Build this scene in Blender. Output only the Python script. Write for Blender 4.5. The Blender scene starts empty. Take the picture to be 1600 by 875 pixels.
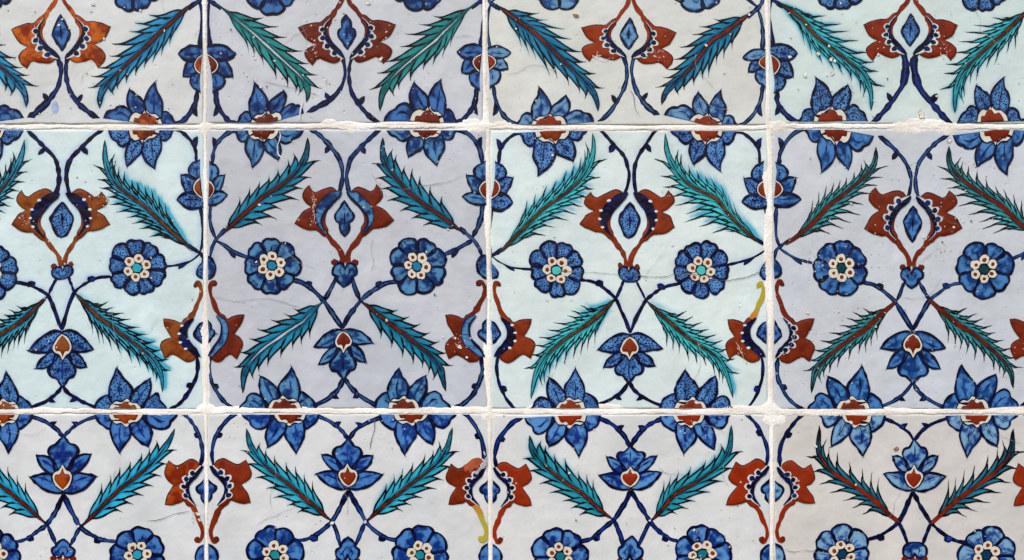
import bpy, math, random
import numpy as np
from mathutils import Vector
from mathutils.geometry import delaunay_2d_cdt

S = 0.0006                      # metres per photo pixel
CX, CY = 800.0, 437.5
scene = bpy.context.scene
COL = scene.collection
rnd = random.Random(7)

# ------------------------------------------------------------------ helpers
def lin(c):
    c = np.asarray(c, float) / 255.0
    return np.where(c <= 0.04045, c / 12.92, ((c + 0.055) / 1.055) ** 2.4)

def catmull(pts, step=1.6):
    p = np.asarray(pts, float)
    if len(p) < 3:
        n = max(2, int(np.linalg.norm(p[-1] - p[0]) / step) + 1)
        t = np.linspace(0, 1, n)[:, None]
        return p[0] * (1 - t) + p[-1] * t
    q = np.vstack([2 * p[0] - p[1], p, 2 * p[-1] - p[-2]])
    out = []
    for i in range(1, len(q) - 2):
        n = max(2, int(np.linalg.norm(q[i + 1] - q[i]) / step) + 1)
        t = np.linspace(0, 1, n, endpoint=False)[:, None]
        a, b, c, d = q[i - 1], q[i], q[i + 1], q[i + 2]
        out.append(0.5 * (2 * b + (c - a) * t + (2 * a - 5 * b + 4 * c - d) * t * t + (-a + 3 * b - 3 * c + d) * t ** 3))
    out.append(q[-2][None])
    return np.vstack(out)

def hash2(ix, iy, seed):
    h = (ix.astype(np.int64) * 374761393 + iy.astype(np.int64) * 668265263 + seed * 1442695041) & 0xffffffff
    h = ((h ^ (h >> 13)) * 1274126177) & 0xffffffff
    return ((h ^ (h >> 16)) & 0xffff) / 65535.0

def vnoise(p, sc, seed=0):
    p = np.asarray(p, float) / sc
    i = np.floor(p); f = p - i; f = f * f * (3 - 2 * f)
    ix, iy = i[:, 0], i[:, 1]
    a = hash2(ix, iy, seed); b = hash2(ix + 1, iy, seed); c = hash2(ix, iy + 1, seed); d = hash2(ix + 1, iy + 1, seed)
    return (a * (1 - f[:, 0]) + b * f[:, 0]) * (1 - f[:, 1]) + (c * (1 - f[:, 0]) + d * f[:, 0]) * f[:, 1]

def seg_dist(P, poly):
    A = poly; B = np.roll(poly, -1, 0)
    d = B - A; L = (d ** 2).sum(1) + 1e-9
    out = np.full(len(P), 1e9)
    for s in range(0, len(P), 1500):
        Q = P[s:s + 1500]
        v = Q[:, None] - A[None]
        t = np.clip((v * d).sum(2) / L, 0, 1)
        r = v - t[..., None] * d
        out[s:s + 1500] = np.sqrt((r ** 2).sum(2).min(1))
    return out

def inside(P, poly):
    x, y = P[:, 0], P[:, 1]; c = np.zeros(len(P), bool)
    x1, y1 = poly[:, 0], poly[:, 1]; x2, y2 = np.roll(x1, -1), np.roll(y1, -1)
    for i in range(len(poly)):
        if y1[i] == y2[i]: continue
        m = ((y1[i] > y) != (y2[i] > y)) & (x < (x2[i] - x1[i]) * (y - y1[i]) / (y2[i] - y1[i]) + x1[i])
        c ^= m
    return c

class Part:
    """one mesh: washes (filled outlines with pigment density) and brush strokes, in tile drawing units"""
    def __init__(s, side=1, raw=False):
        s.v, s.h, s.c, s.f, s.n = [], [], [], [], 0
        s.side = side; s.raw = raw; s.k = 0; s.rigid = None
    def _add(s, P, H, C, F):
        P = np.array(P, float)
        P[:, 0] *= s.side
        if not s.raw: P = np.clip(P, -219, 219)
        s.v.append(P); s.h.append(np.broadcast_to(H, (len(P),)).copy()); s.c.append(np.broadcast_to(C, (len(P), 3)).copy())
        s.f += [tuple(i + s.n for i in f) for f in F]; s.n += len(P)
    def jz(s):
        s.k += 1; return (s.k % 11) * 0.008
    def fill(s, poly, h, color, spacing=1.7, pillow=0.0):
        poly = np.asarray(poly, float)
        d = np.linalg.norm(poly - np.roll(poly, 1, 0), axis=1)
        poly = poly[d > 0.25]
        if len(poly) < 3: return
        lo, hi = poly.min(0), poly.max(0)
        g = np.stack(np.meshgrid(np.arange(lo[0], hi[0], spacing), np.arange(lo[1], hi[1], spacing)), -1).reshape(-1, 2)
        if len(g):
            g[:, 0] += (np.floor((g[:, 1] - lo[1]) / spacing + .5) % 2) * spacing * .5
            g = g[inside(g, poly)]
        if len(g):
            g = g[seg_dist(g, poly) > spacing * .45]
        allp = np.vstack([poly, g]) if len(g) else poly
        vs, _, fs, _, _, _ = delaunay_2d_cdt([Vector(p) for p in allp], [], [list(range(len(poly)))], 1, 1e-4)
        P = np.array([tuple(v) for v in vs]); D = seg_dist(P, poly)
        C = color(P, D) if callable(color) else color
        H = h + s.jz() + (np.minimum(D, 4.0) / 4.0) ** .6 * pillow
        s._add(P, H, C, [tuple(f) for f in fs])
    def stroke(s, pts, w, h, color, t0=0.3, t1=0.3, jit=0.26, raw=False):
        p = catmull(pts) if not raw else np.asarray(pts, float)
        if len(p) < 2: return
        t = np.gradient(p, axis=0); t /= np.linalg.norm(t, axis=1)[:, None] + 1e-9
        n = np.stack([-t[:, 1], t[:, 0]], 1)
        a = np.concatenate([[0], np.cumsum(np.linalg.norm(np.diff(p, axis=0), axis=1))]); L = a[-1] + 1e-6; a = a / L
        if np.ndim(w): w = np.interp(a, np.linspace(0, 1, len(w)), w)
        else: w = np.full(len(p), float(w))
        prof = np.minimum(1, t0 + (1 - t0) * a * L / 8.0) * np.minimum(1, t1 + (1 - t1) * (1 - a) * L / 8.0)
        seed = rnd.randrange(9999)
        wob = 1 + jit * 2 * (vnoise(np.stack([a * L, a * 0], 1), 7, seed) - .5)
        hw = (w * .5 * prof * wob)[:, None]
        P = np.empty((2 * len(p), 2)); P[0::2] = p + n * hw; P[1::2] = p - n * hw
        C = color(P, None) if callable(color) else color
        s._add(P, h + s.jz(), C, [(2 * i, 2 * i + 1, 2 * i + 3, 2 * i + 2) for i in range(len(p) - 1)])
    def disc(s, c, r, h, color, n=12, ell=1.0, rot=0.0, pillow=0.0):
        th = np.linspace(0, 2 * math.pi, n, endpoint=False)
        rr = r * (1 + .12 * np.array([rnd.uniform(-1, 1) for _ in th]))
        q = np.stack([np.cos(th) * rr, np.sin(th) * rr * ell], 1)
        R = np.array([[math.cos(rot), -math.sin(rot)], [math.sin(rot), math.cos(rot)]])
        q = q @ R.T + np.asarray(c, float)
        P = np.vstack([np.asarray(c, float)[None], q])
        H = np.full(len(P), h + s.jz()); H[0] += pillow
        C = color(P, np.zeros(len(P))) if callable(color) else color
        s._add(P, H, C, [(0, i + 1, (i + 1) % n + 1) for i in range(n)])

def segs(*ss):
    """closed outline from smooth segments that meet in corners"""
    return [catmull(x) for x in ss]
def joined(cs):
    return np.vstack([c[:-1] for c in cs[:-1]] + [cs[-1] if np.linalg.norm(cs[-1][-1] - cs[0][0]) > .5 else cs[-1][:-1]])

def tps_fit(src, dst, lam=0.5):
    n = len(src)
    d = np.linalg.norm(src[:, None] - src[None], axis=2)
    K = np.where(d > 0, d * d * np.log(d + 1e-9), 0) / 100.
    K += lam * np.eye(n)
    Pm = np.hstack([np.ones((n, 1)), src])
    A = np.zeros((n + 3, n + 3)); A[:n, :n] = K; A[:n, n:] = Pm; A[n:, :n] = Pm.T
    b = np.zeros((n + 3, 2)); b[:n] = dst
    w = np.linalg.solve(A, b)
    def f(q):
        d = np.linalg.norm(q[:, None] - src[None], axis=2)
        return (np.where(d > 0, d * d * np.log(d + 1e-9), 0) / 100.) @ w[:n] + w[n] + q @ w[n + 1:]
    return f

# ------------------------------------------------------------------ anchors (tile drawing)
CAN = dict(LU0=(186,-56), LU1=(58,-204), LUm=(109,-112), RO=(113,-4), PT=(50,-133), PS=(76,-75), ST=(4.6,-145),
           TT=(125,-219), TTa=(99,-174), TTb=(143,-162), SLa=(182,-113), SLb=(190,-146), LL0=(24,50), LL1=(158,190),
           LLm=(101,108), TB=(91,217), TBa=(84,157), TBb=(126,167), SPa=(157,72), SPb=(163,142), LTa=(42,114), LTb=(36,146))
CANC = dict(DC=(0,-79), LC=(0,112), LB=(0,168), KN=(0,5))

def T(row, rect, cx, R={}, L={}, C={}):
    return dict(row=row, rect=rect, cx=cx, R=R, L=L, C=C)
TILES = {}
TILES['M0'] = T('M', (-120,318,203,639), 98,
  R=dict(LU0=(303,391),LU1=(164,219.5),LUm=(225,321.5),RO=(213.6,418),PT=(159,300),PS=(171,351),ST=(106,270),TT=(225,201),TTa=(197.5,260),
         TTb=(242.6,262.5),SLa=(276,311),SLb=(282,273),LL0=(115,456),LL1=(253,611),LLm=(177,512),TB=(196,641),TBa=(182.5,576.5),TBb=(235,591.5),
         SPa=(255,498.6),SPb=(257.6,560)),
  L=dict(LU1=(37.6,219.5),RO=(-17,424),PT=(33,297),PS=(19,351),ST=(91,270),TT=(-14,202),LL0=(75,461),LLm=(11,517),TB=(8,640),TBa=(9.7,582)),
  C=dict(DC=(96.6,345.7),KN=(97.7,430),LC=(97.7,539),LB=(97.7,600.6)))
TILES['M1'] = T('M', (324,761,203,638), 539,
  R={k: (v[0] + 539, v[1] + 420) if k != 'ST' else (541.3, 273) for k, v in CAN.items()},
  L=dict(LU0=(347,366),LU1=(480,216),LUm=(415,306),RO=(424,415),PT=(483.5,290),PS=(460,348),ST=(534.8,272),TT=(411,203),TTa=(435,250),
         TTb=(394,260),SLa=(356,304),SLb=(352,273),LL0=(506,470),LL1=(378.6,611.6),LLm=(447,520),TB=(443,637),TBa=(455,574.6),TBb=(407,588),
         SPa=(381,491),SPb=(370,561)),
  C=dict(DC=(537.5,341),KN=(538,425),LC=(536.5,531),LB=(537.6,588)))
TILES['M2'] = T('M', (767,1199,204,638), 984,
  R=dict(LU0=(1190.5,380.7),LU1=(1040,209),LUm=(1120.6,311),RO=(1096.5,421),PT=(1044,297),PS=(1055,355),ST=(991.7,270.6),TT=(1104.5,203),
         TTa=(1083,257),TTb=(1125,266),SLa=(1158,316),SLb=(1162.5,278.6),LL0=(1008,469),LL1=(1143.7,620),LLm=(1077.7,528),TB=(1080,638.5),
         TBa=(1071,579),TBb=(1118,587.5),SPa=(1135.7,499),SPb=(1139.4,560.6)),
  L=dict(LU0=(777,397),LU1=(926,209),LUm=(857,319),RO=(870,421),PT=(923,300),PS=(904.7,351),ST=(983.7,270.6),TT=(863,203),TTa=(896,252),
         TTb=(841,275),SLa=(801,316),SLb=(801,278.6),LL0=(962,466.6),LL1=(830.6,620),LLm=(900,518),TB=(889.7,638.5),TBa=(899,577),
         TBb=(857.4,590),SPa=(830.6,498),SPb=(829.5,560.6)),
  C=dict(DC=(983,346),KN=(983.7,432),LC=(983.7,542),LB=(983.7,595.5)))
TILES['M3'] = T('M', (1208,1645,202,639), 1426,
  R=dict(LU1=(1483,230),LUm=(1561,319),RO=(1538,421),PT=(1483,297.5),PS=(1502.7,356.6),ST=(1430,280),TT=(1560.8,203.4),TTa=(1526,260),
         TTb=(1572.6,273),LL0=(1453,469.4),LL1=(1583,604),LLm=(1523,523),TB=(1520.5,638.7),TBa=(1501.7,571.5),TBb=(1556.5,585),
         SPa=(1578,499),SPb=(1586.6,563.5)),
  L=dict(LU0=(1227.6,381),LU1=(1369,230),LUm=(1297.5,319),RO=(1314.7,418),PT=(1368,292),PS=(1351,356.6),ST=(1424,280),TT=(1305.5,201),
         TTa=(1325.4,265),TTb=(1284,268),SLa=(1253,311),SLb=(1243.7,278.7),LL0=(1399.6,472),LL1=(1268,612),LLm=(1340.5,523),TB=(1332,638.7),
         TBa=(1346,571.5),TBb=(1294.8,587.6),SPa=(1273,497.4),SPb=(1265,566)),
  C=dict(DC=(1426,351),KN=(1424.8,432),LC=(1425,536.6),LB=(1426.4,595.7)))
# rows laid upside down: drawing right = picture left
TILES['T0'] = T('T', (-120,317,-243,194), 97,
  L=dict(LU0=(301,5),LU1=(156,167.5),LUm=(232.5,67.5),RO=(209,-27),PT=(154,106),PS=(172,42.5),ST=(102,112.5),TT=(230,194),TTa=(202,140),
         TTb=(243,129),SLa=(277.5,85),SLb=(285,119)),
  R=dict(LU1=(41,166),LUm=(-30,70),RO=(-13,-29),PT=(42.5,107.5),PS=(17,47.5),ST=(94,112.5),TT=(-33,194)),
  C=dict(DC=(95.5,50)))
TILES['T1'] = T('T', (323,754,-243,192), 542,
  L=dict(LU0=(745,5),LU1=(593.7,172.5),LUm=(682,62.5),RO=(654,-27),PT=(599,100),PS=(619,39.5),ST=(544.5,117.5),TT=(670,191),TTa=(646,129),
         TTb=(689,125),SLa=(714,81),SLb=(721,114)),
  R=dict(LU0=(337,5),LU1=(478.7,159),LUm=(410,65),RO=(425,-23),PT=(488,101),PS=(465.5,44),ST=(540,117.5),TT=(415,194),TTa=(444,141),
         TTb=(397.5,130),SLa=(370,84),SLb=(364,119)),
  C=dict(DC=(542,47.5)))
TILES['T2'] = T('T', (761,1197,-243,195), 982,
  L=dict(LU0=(1175,17.5),LU1=(1035,162.5),LUm=(1110,67.5),RO=(1091,-28),PT=(1041,109),PS=(1057.5,51),ST=(986,112.5),TT=(1105,195),
         TTa=(1091,144),TTb=(1126,142.5),SLa=(1161,91),SLb=(1170,111)),
  R=dict(LU0=(775,8),LU1=(934,172.5),LUm=(835,52),RO=(870,-28),PT=(920,96),PS=(909,44),ST=(979,112.5),TT=(854,194),TTa=(885,149),
         TTb=(842.5,137),SLa=(799.5,82.5),SLb=(794,108)),
  C=dict(DC=(982,52.5)))
TILES['T3'] = T('T', (1203,1642,-245,193), 1421,
  L=dict(LU0=(1610,15),LU1=(1492.5,175),LUm=(1557,62.5),RO=(1536,-28),PT=(1485,95),PS=(1495,39),ST=(1431,107.5),TT=(1550,189),
         TTa=(1524.5,132.5),TTb=(1569,121)),
  R=dict(LU0=(1215,2.5),LU1=(1360,172.5),LUm=(1282.5,65),RO=(1312,-28),PT=(1364,96),PS=(1350,37.5),ST=(1412,107.5),TT=(1296,189),
         TTa=(1326,132.5),TTb=(1275,122.5),SLa=(1247,81),SLb=(1239,119)),
  C=dict(DC=(1422.5,46)))
TILES['B0'] = T('B', (-118,320,647,1086), 98.5,
  L=dict(LL0=(124.6,823),LL1=(272,672),LLm=(196,756),RO=(215.5,866.5),TB=(196,648),TBa=(187,708),TBb=(231,697),SPa=(259,789),SPb=(264.5,720)),
  R=dict(LL0=(74,820),LLm=(8,764),RO=(-11,868),TB=(4,648),TBa=(14,708)),
  C=dict(LC=(98.5,747.6),LB=(99.4,684.6),KN=(99,858)))
TILES['B1'] = T('B', (325,763,647,1086), 544,
  L=dict(LL0=(572,814.7),LL1=(708,669),LLm=(635,761.5),RO=(657.5,866.5),TB=(643.5,648),TBa=(631,710),TBb=(675.7,695),SPa=(702,789.5),SPb=(705,724)),
  R=dict(LL0=(519,814.7),LL1=(383.5,672),LLm=(456,761.5),RO=(431,866.5),TB=(453,648),TBa=(463,707),TBb=(418,698.6),SPa=(390.5,787),SPb=(385,718)),
  C=dict(LC=(544,744.8),LB=(545.6,689),KN=(544,862)))
TILES['B2'] = T('B', (769,1203,648,1086), 986,
  L=dict(LL0=(1015.5,814.7),LL1=(1141.5,666),LLm=(1063,767),RO=(1098,866.5),TB=(1077,651),TBa=(1068.7,708),TBb=(1115.7,702),SPa=(1135,790),SPb=(1148.5,721)),
  R=dict(LL0=(959.5,813),LL1=(826.6,683),LLm=(900.8,764),RO=(874,869),TB=(889.6,651),TBa=(904,712),TBb=(857.4,697),SPa=(831,791),SPb=(822,724)),
  C=dict(LC=(985,747.6),LB=(985,698.6),KN=(985,860)))
TILES['B3'] = T('B', (1210,1648,648,1086), 1429,
  L=dict(LL0=(1454.7,817.5),LL1=(1582,672),LLm=(1510.7,770),RO=(1541.5,868),TB=(1527.5,651),TBa=(1510.7,712.6),TBb=(1557.7,697.7),SPa=(1583.5,791),SPb=(1590.5,723.8)),
  R=dict(LL0=(1404,816),LL1=(1280,666),LLm=(1340,764),RO=(1314.8,865),TB=(1337,651),TBa=(1347,711),TBb=(1298,697),SPa=(1274,786.8),SPb=(1267,725)),
  C=dict(LC=(1426.7,747.6),LB=(1428,690),KN=(1429,858)))

for k_, (a_, b_, c_, d_) in {'M0': ((144, 544), (134, 572), (46.7, 547), (56.4, 575)), 'M1': ((580.8, 534), (574, 564), (491.4, 541), (497.7, 568.5)), 'M2': ((1033.6, 544), (1023, 571), (935.3, 547), (943.4, 572.4)), 'M3': ((1476, 544.6), (1468.3, 575), (1375.4, 544.6), (1386, 575)), 'B0': ((48, 744.8), (56, 713), (150.6, 745), (142, 710)), 'B1': ((495, 740.6), (502, 711), (597, 742.8), (584, 713)), 'B2': ((936, 743), (947.8, 713.4), (1031.8, 740), (1027, 713)), 'B3': ((1380.5, 740.6), (1394.5, 713.4), (1475.7, 744), (1466.5, 713))}.items():
    TILES[k_]['R'].update(LTa=a_, LTb=b_); TILES[k_]['L'].update(LTa=c_, LTb=d_)

# ------------------------------------------------------------------ looks
def ST_(bg, leaf, leafd, pet, petd, **k):
    d = dict(bg=bg, leaf=leaf, leafd=leafd, pet=pet, petd=petd, navy=(3,14,52), ink=(3,14,24), red=(150,44,12), red2=(176,66,18), dots=False, streak=False,
             nb=6, hair=0, barb=1.0, rib='red', npet=8, nflo=6, eye=(20,120,160), stemfill=.3, stemw=6.2, rosize=44, band='scallop', teal=.25, halo=.15, tealdir=(0,0),
             drop='tear', chips=20, thorn=1, theta=47, pits=.3)
    d.update(k); return d
LOOK = {
 'M0': ST_((205,223,223),(52,158,184),(14,96,140),(92,140,218),(18,48,150),dots=True,nb=10,hair=1,rib='brown',npet=9,eye=(40,160,180),stemfill=.0,stemw=6.0,
           red=(140,66,24),red2=(112,34,12),teal=.75,halo=.55,tealdir=(5,-3),theta=40,barb=.95,ink=(6,22,36),band='navy',drop='round'),
 'M1': ST_((190,194,200),(26,124,156),(8,66,98),(96,142,202),(18,54,134),navy=(4,18,58),nb=7,stemfill=.55,stemw=7.6,band='wash',npet=8,eye=(24,120,160),
           red=(118,34,16),red2=(96,24,12),teal=.15,halo=.2,barb=.92),
 'M2': ST_((210,223,220),(60,178,182),(14,120,140),(98,142,220),(18,46,150),dots=True,nb=9,hair=2,rib='brown',npet=9,eye=(70,190,180),stemfill=0,stemw=5.6,
           red=(140,46,16),red2=(118,34,10),teal=.6,halo=.35,tealdir=(4,-5),theta=42,ink=(4,26,34),band='navy',drop='round'),
 'M3': ST_((194,199,204),(54,140,146),(10,84,96),(84,130,206),(22,66,150),nb=9,hair=2,rib='bigred',npet=7,eye=(6,58,66),stemfill=.35,stemw=6.6,band='scallop',
           red=(122,36,14),red2=(104,26,10),teal=.05,halo=.1,theta=44,drop='diamond',chips=60,barb=.9),
 'T0': ST_((209,212,210),(34,132,180),(10,82,122),(74,116,190),(20,54,140),nb=8,rib='red',npet=8,stemfill=.15,stemw=8.4,red=(132,36,6),red2=(200,88,24),  # orange second red paints gloss highlights into the slip colour
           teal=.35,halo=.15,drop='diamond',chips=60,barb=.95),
 'T1': ST_((197,200,204),(34,130,130),(6,66,72),(70,112,190),(16,44,124),nb=7,rib='white',npet=7,stemfill=.1,stemw=7.4,red=(112,34,18),red2=(92,24,14),
           teal=.15,halo=.2,chips=70,petd=(18,46,120)) if False else
       ST_((197,200,204),(34,130,130),(6,66,72),(72,114,192),(16,44,124),nb=7,rib='white',npet=7,stemfill=.1,stemw=7.4,red=(112,34,18),red2=(92,24,14),
           teal=.15,halo=.2,chips=70),
 'T2': ST_((208,210,204),(22,118,152),(8,60,108),(124,158,210),(34,74,160),nb=8,rib='red',npet=7,stemfill=.3,stemw=7.0,red=(148,46,14),red2=(128,34,10),
           teal=.2,halo=.05,drop='diamond',streak=True,chips=25,barb=.9),
 'T3': ST_((202,216,212),(50,166,176),(10,108,128),(94,136,206),(20,50,146),dots=True,nb=8,hair=2,rib='brown',npet=9,stemfill=.25,stemw=7.6,red=(136,38,12),red2=(112,28,10),
           teal=.6,halo=.2,drop='diamond',chips=60,theta=38),
 'B0': ST_((211,214,214),(40,160,196),(10,98,140),(82,128,212),(20,50,150),nb=7,rib='red',npet=7,eye=(40,150,180),stemfill=.55,stemw=7.0,red=(126,30,8),red2=(164,62,16),  # lighter second red: orange highlights painted into the slip
           teal=.12,halo=.1,chips=18),
 'B1': ST_((210,212,212),(46,160,184),(12,100,130),(86,134,216),(24,62,166),nb=7,rib='red',npet=7,eye=(30,130,140),stemfill=.3,stemw=7.0,red=(132,38,14),red2=(110,28,10),
           teal=.25,halo=.08,chips=14),
 'B2': ST_((210,212,211),(38,140,160),(6,86,106),(102,148,224),(22,56,160),nb=7,rib='red',npet=7,eye=(20,110,120),stemfill=.2,stemw=7.4,red=(156,40,10),red2=(140,34,10),
           teal=.25,halo=.08,chips=24),
 'B3': ST_((203,199,194),(36,108,130),(6,58,78),(142,172,222),(28,68,164),nb=7,hair=3,rib='bigred',npet=7,eye=(8,56,80),stemfill=.0,stemw=6.2,red=(150,40,16),red2=(134,34,12),
           teal=.0,halo=.1,streak=True,theta=52,drop='round',chips=14,barb=.85),
}

# ------------------------------------------------------------------ materials
def nodes_of(m):
    m.use_nodes = True
    nt = m.node_tree; nt.nodes.clear(); return nt
def N(nt, t, **k):
    n = nt.nodes.new(t)
    for a, b in k.items():
        if a.startswith('i_'):
            key = a[2:].replace('_', ' ')
            n.inputs[key].default_value = b
        else: setattr(n, a, b)
    return n
def glaze_material(name, rough=.13, speck=.35, base_gain=1.0, red=False, seed=0):
    m = bpy.data.materials.new(name); nt = nodes_of(m); L = nt.links.new
    out = N(nt, 'ShaderNodeOutputMaterial'); b = N(nt, 'ShaderNodeBsdfPrincipled'); L(b.outputs[0], out.inputs[0])
    geo = N(nt, 'ShaderNodeNewGeometry')
    mp = N(nt, 'ShaderNodeMapping'); mp.inputs['Location'].default_value = (seed * 1.37, seed * .77, seed * .31); L(geo.outputs['Position'], mp.inputs[0])
    at = N(nt, 'ShaderNodeAttribute', attribute_name='pigment')
    n1 = N(nt, 'ShaderNodeTexNoise'); n1.inputs['Scale'].default_value = 45; n1.inputs['Detail'].default_value = 5; n1.inputs['Roughness'].default_value = .65; L(mp.outputs[0], n1.inputs[0])
    r1 = N(nt, 'ShaderNodeMapRange'); r1.inputs[1].default_value = .3; r1.inputs[2].default_value = .7; r1.inputs[3].default_value = .93; r1.inputs[4].default_value = 1.05; L(n1.outputs[0], r1.inputs[0])
    n2 = N(nt, 'ShaderNodeTexNoise'); n2.inputs['Scale'].default_value = 900; n2.inputs['Detail'].default_value = 3; L(mp.outputs[0], n2.inputs[0])
    r2 = N(nt, 'ShaderNodeMapRange'); r2.inputs[1].default_value = .3; r2.inputs[2].default_value = .7; r2.inputs[3].default_value = .95; r2.inputs[4].default_value = 1.04; L(n2.outputs[0], r2.inputs[0])
    mu = N(nt, 'ShaderNodeMath', operation='MULTIPLY'); L(r1.outputs[0], mu.inputs[0]); L(r2.outputs[0], mu.inputs[1])
    vm = N(nt, 'ShaderNodeVectorMath', operation='SCALE'); L(at.outputs['Color'], vm.inputs[0]); L(mu.outputs[0], vm.inputs['Scale'])
    # pin holes in the glaze: sparse voronoi cells, only some of them, in patches
    v = N(nt, 'ShaderNodeTexVoronoi'); v.inputs['Scale'].default_value = 260; L(mp.outputs[0], v.inputs['Vector'])
    sx = N(nt, 'ShaderNodeSeparateColor'); L(v.outputs['Color'], sx.inputs[0])
    n3 = N(nt, 'ShaderNodeTexNoise'); n3.inputs['Scale'].default_value = 14; n3.inputs['Detail'].default_value = 2; L(mp.outputs[0], n3.inputs[0])
    pr = N(nt, 'ShaderNodeMapRange'); pr.inputs[1].default_value = .42; pr.inputs[2].default_value = .72; pr.inputs[3].default_value = 0; pr.inputs[4].default_value = speck; L(n3.outputs[0], pr.inputs[0])
    lt = N(nt, 'ShaderNodeMath', operation='LESS_THAN'); L(sx.outputs[0], lt.inputs[0]); L(pr.outputs[0], lt.inputs[1])
    sz = N(nt, 'ShaderNodeMapRange'); sz.inputs[1].default_value = 0; sz.inputs[2].default_value = 1; sz.inputs[3].default_value = .12; sz.inputs[4].default_value = .30; L(sx.outputs[1], sz.inputs[0])
    dd = N(nt, 'ShaderNodeMath', operation='SUBTRACT'); L(sz.outputs[0], dd.inputs[0]); L(v.outputs['Distance'], dd.inputs[1])
    sm = N(nt, 'ShaderNodeMapRange'); sm.inputs[1].default_value = -.02; sm.inputs[2].default_value = .1; L(dd.outputs[0], sm.inputs[0])
    pit = N(nt, 'ShaderNodeMath', operation='MULTIPLY'); L(sm.outputs[0], pit.inputs[0]); L(lt.outputs[0], pit.inputs[1])
    # pit colour: mostly pale body, some dirt filled
    ramp = N(nt, 'ShaderNodeValToRGB'); ramp.color_ramp.interpolation = 'CONSTANT'
    e = ramp.color_ramp.elements; e[0].position = 0; e[0].color = (.62, .58, .52, 1); e[1].position = .72; e[1].color = (.16, .13, .11, 1)
    L(sx.outputs[2], ramp.inputs[0])
    mx = N(nt, 'ShaderNodeMix', data_type='RGBA'); pf = N(nt, 'ShaderNodeMath', operation='MULTIPLY'); pf.inputs[1].default_value = .75; L(pit.outputs[0], pf.inputs[0])
    L(pf.outputs[0], mx.inputs[0]); L(vm.outputs[0], mx.inputs[6]); L(ramp.outputs[0], mx.inputs[7])
    L(mx.outputs[2], b.inputs['Base Color'])
    rr = N(nt, 'ShaderNodeMapRange'); rr.inputs[1].default_value = .35; rr.inputs[2].default_value = .7; rr.inputs[3].default_value = rough * .7; rr.inputs[4].default_value = rough * 1.5; L(n1.outputs[0], rr.inputs[0])
    ra = N(nt, 'ShaderNodeMath', operation='ADD'); L(rr.outputs[0], ra.inputs[0]); pm = N(nt, 'ShaderNodeMath', operation='MULTIPLY'); pm.inputs[1].default_value = .6; L(pit.outputs[0], pm.inputs[0]); L(pm.outputs[0], ra.inputs[1])
    L(ra.outputs[0], b.inputs['Roughness'])
    # gentle waviness of the glass plus the pits
    n4 = N(nt, 'ShaderNodeTexNoise'); n4.inputs['Scale'].default_value = 70 if not red else 60; n4.inputs['Detail'].default_value = 2; L(mp.outputs[0], n4.inputs[0])
    h1 = N(nt, 'ShaderNodeMath', operation='MULTIPLY'); h1.inputs[1].default_value = .0012 if not red else .0010; L(n4.outputs[0], h1.inputs[0])
    h2 = N(nt, 'ShaderNodeMath', operation='MULTIPLY'); h2.inputs[1].default_value = -.0005; L(pit.outputs[0], h2.inputs[0])
    ha = N(nt, 'ShaderNodeMath', operation='ADD'); L(h1.outputs[0], ha.inputs[0]); L(h2.outputs[0], ha.inputs[1])
    bp = N(nt, 'ShaderNodeBump'); bp.inputs['Strength'].default_value = .6; bp.inputs['Distance'].default_value = 1.0; L(ha.outputs[0], bp.inputs['Height'])
    L(bp.outputs[0], b.inputs['Normal'])
    b.inputs['IOR'].default_value = 1.29
    return m
def mortar_material():
    m = bpy.data.materials.new('lime_mortar'); nt = nodes_of(m); L = nt.links.new
    out = N(nt, 'ShaderNodeOutputMaterial'); b = N(nt, 'ShaderNodeBsdfPrincipled'); L(b.outputs[0], out.inputs[0])
    geo = N(nt, 'ShaderNodeNewGeometry')
    n1 = N(nt, 'ShaderNodeTexNoise'); n1.inputs['Scale'].default_value = 30; n1.inputs['Detail'].default_value = 8; L(geo.outputs['Position'], n1.inputs[0])
    rp = N(nt, 'ShaderNodeValToRGB'); e = rp.color_ramp.elements
    e[0].position = .33; e[0].color = (*lin((228, 219, 207)), 1); e[1].position = .6; e[1].color = (*lin((249, 245, 238)), 1)
    L(n1.outputs[0], rp.inputs[0])
    n2 = N(nt, 'ShaderNodeTexNoise'); n2.inputs['Scale'].default_value = 420; n2.inputs['Detail'].default_value = 6; n2.inputs['Roughness'].default_value = .7; L(geo.outputs['Position'], n2.inputs[0])
    r2 = N(nt, 'ShaderNodeMapRange'); r2.inputs[1].default_value = .28; r2.inputs[2].default_value = .45; r2.inputs[3].default_value = .82; r2.inputs[4].default_value = 1; L(n2.outputs[0], r2.inputs[0])
    vm = N(nt, 'ShaderNodeVectorMath', operation='SCALE'); L(rp.outputs[0], vm.inputs[0]); L(r2.outputs[0], vm.inputs['Scale'])
    L(vm.outputs[0], b.inputs['Base Color']); b.inputs['Roughness'].default_value = .9
    bp = N(nt, 'ShaderNodeBump'); bp.inputs['Strength'].default_value = .8; bp.inputs['Distance'].default_value = .0009; L(n2.outputs[0], bp.inputs['Height']); L(bp.outputs[0], b.inputs['Normal'])
    return m
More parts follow.
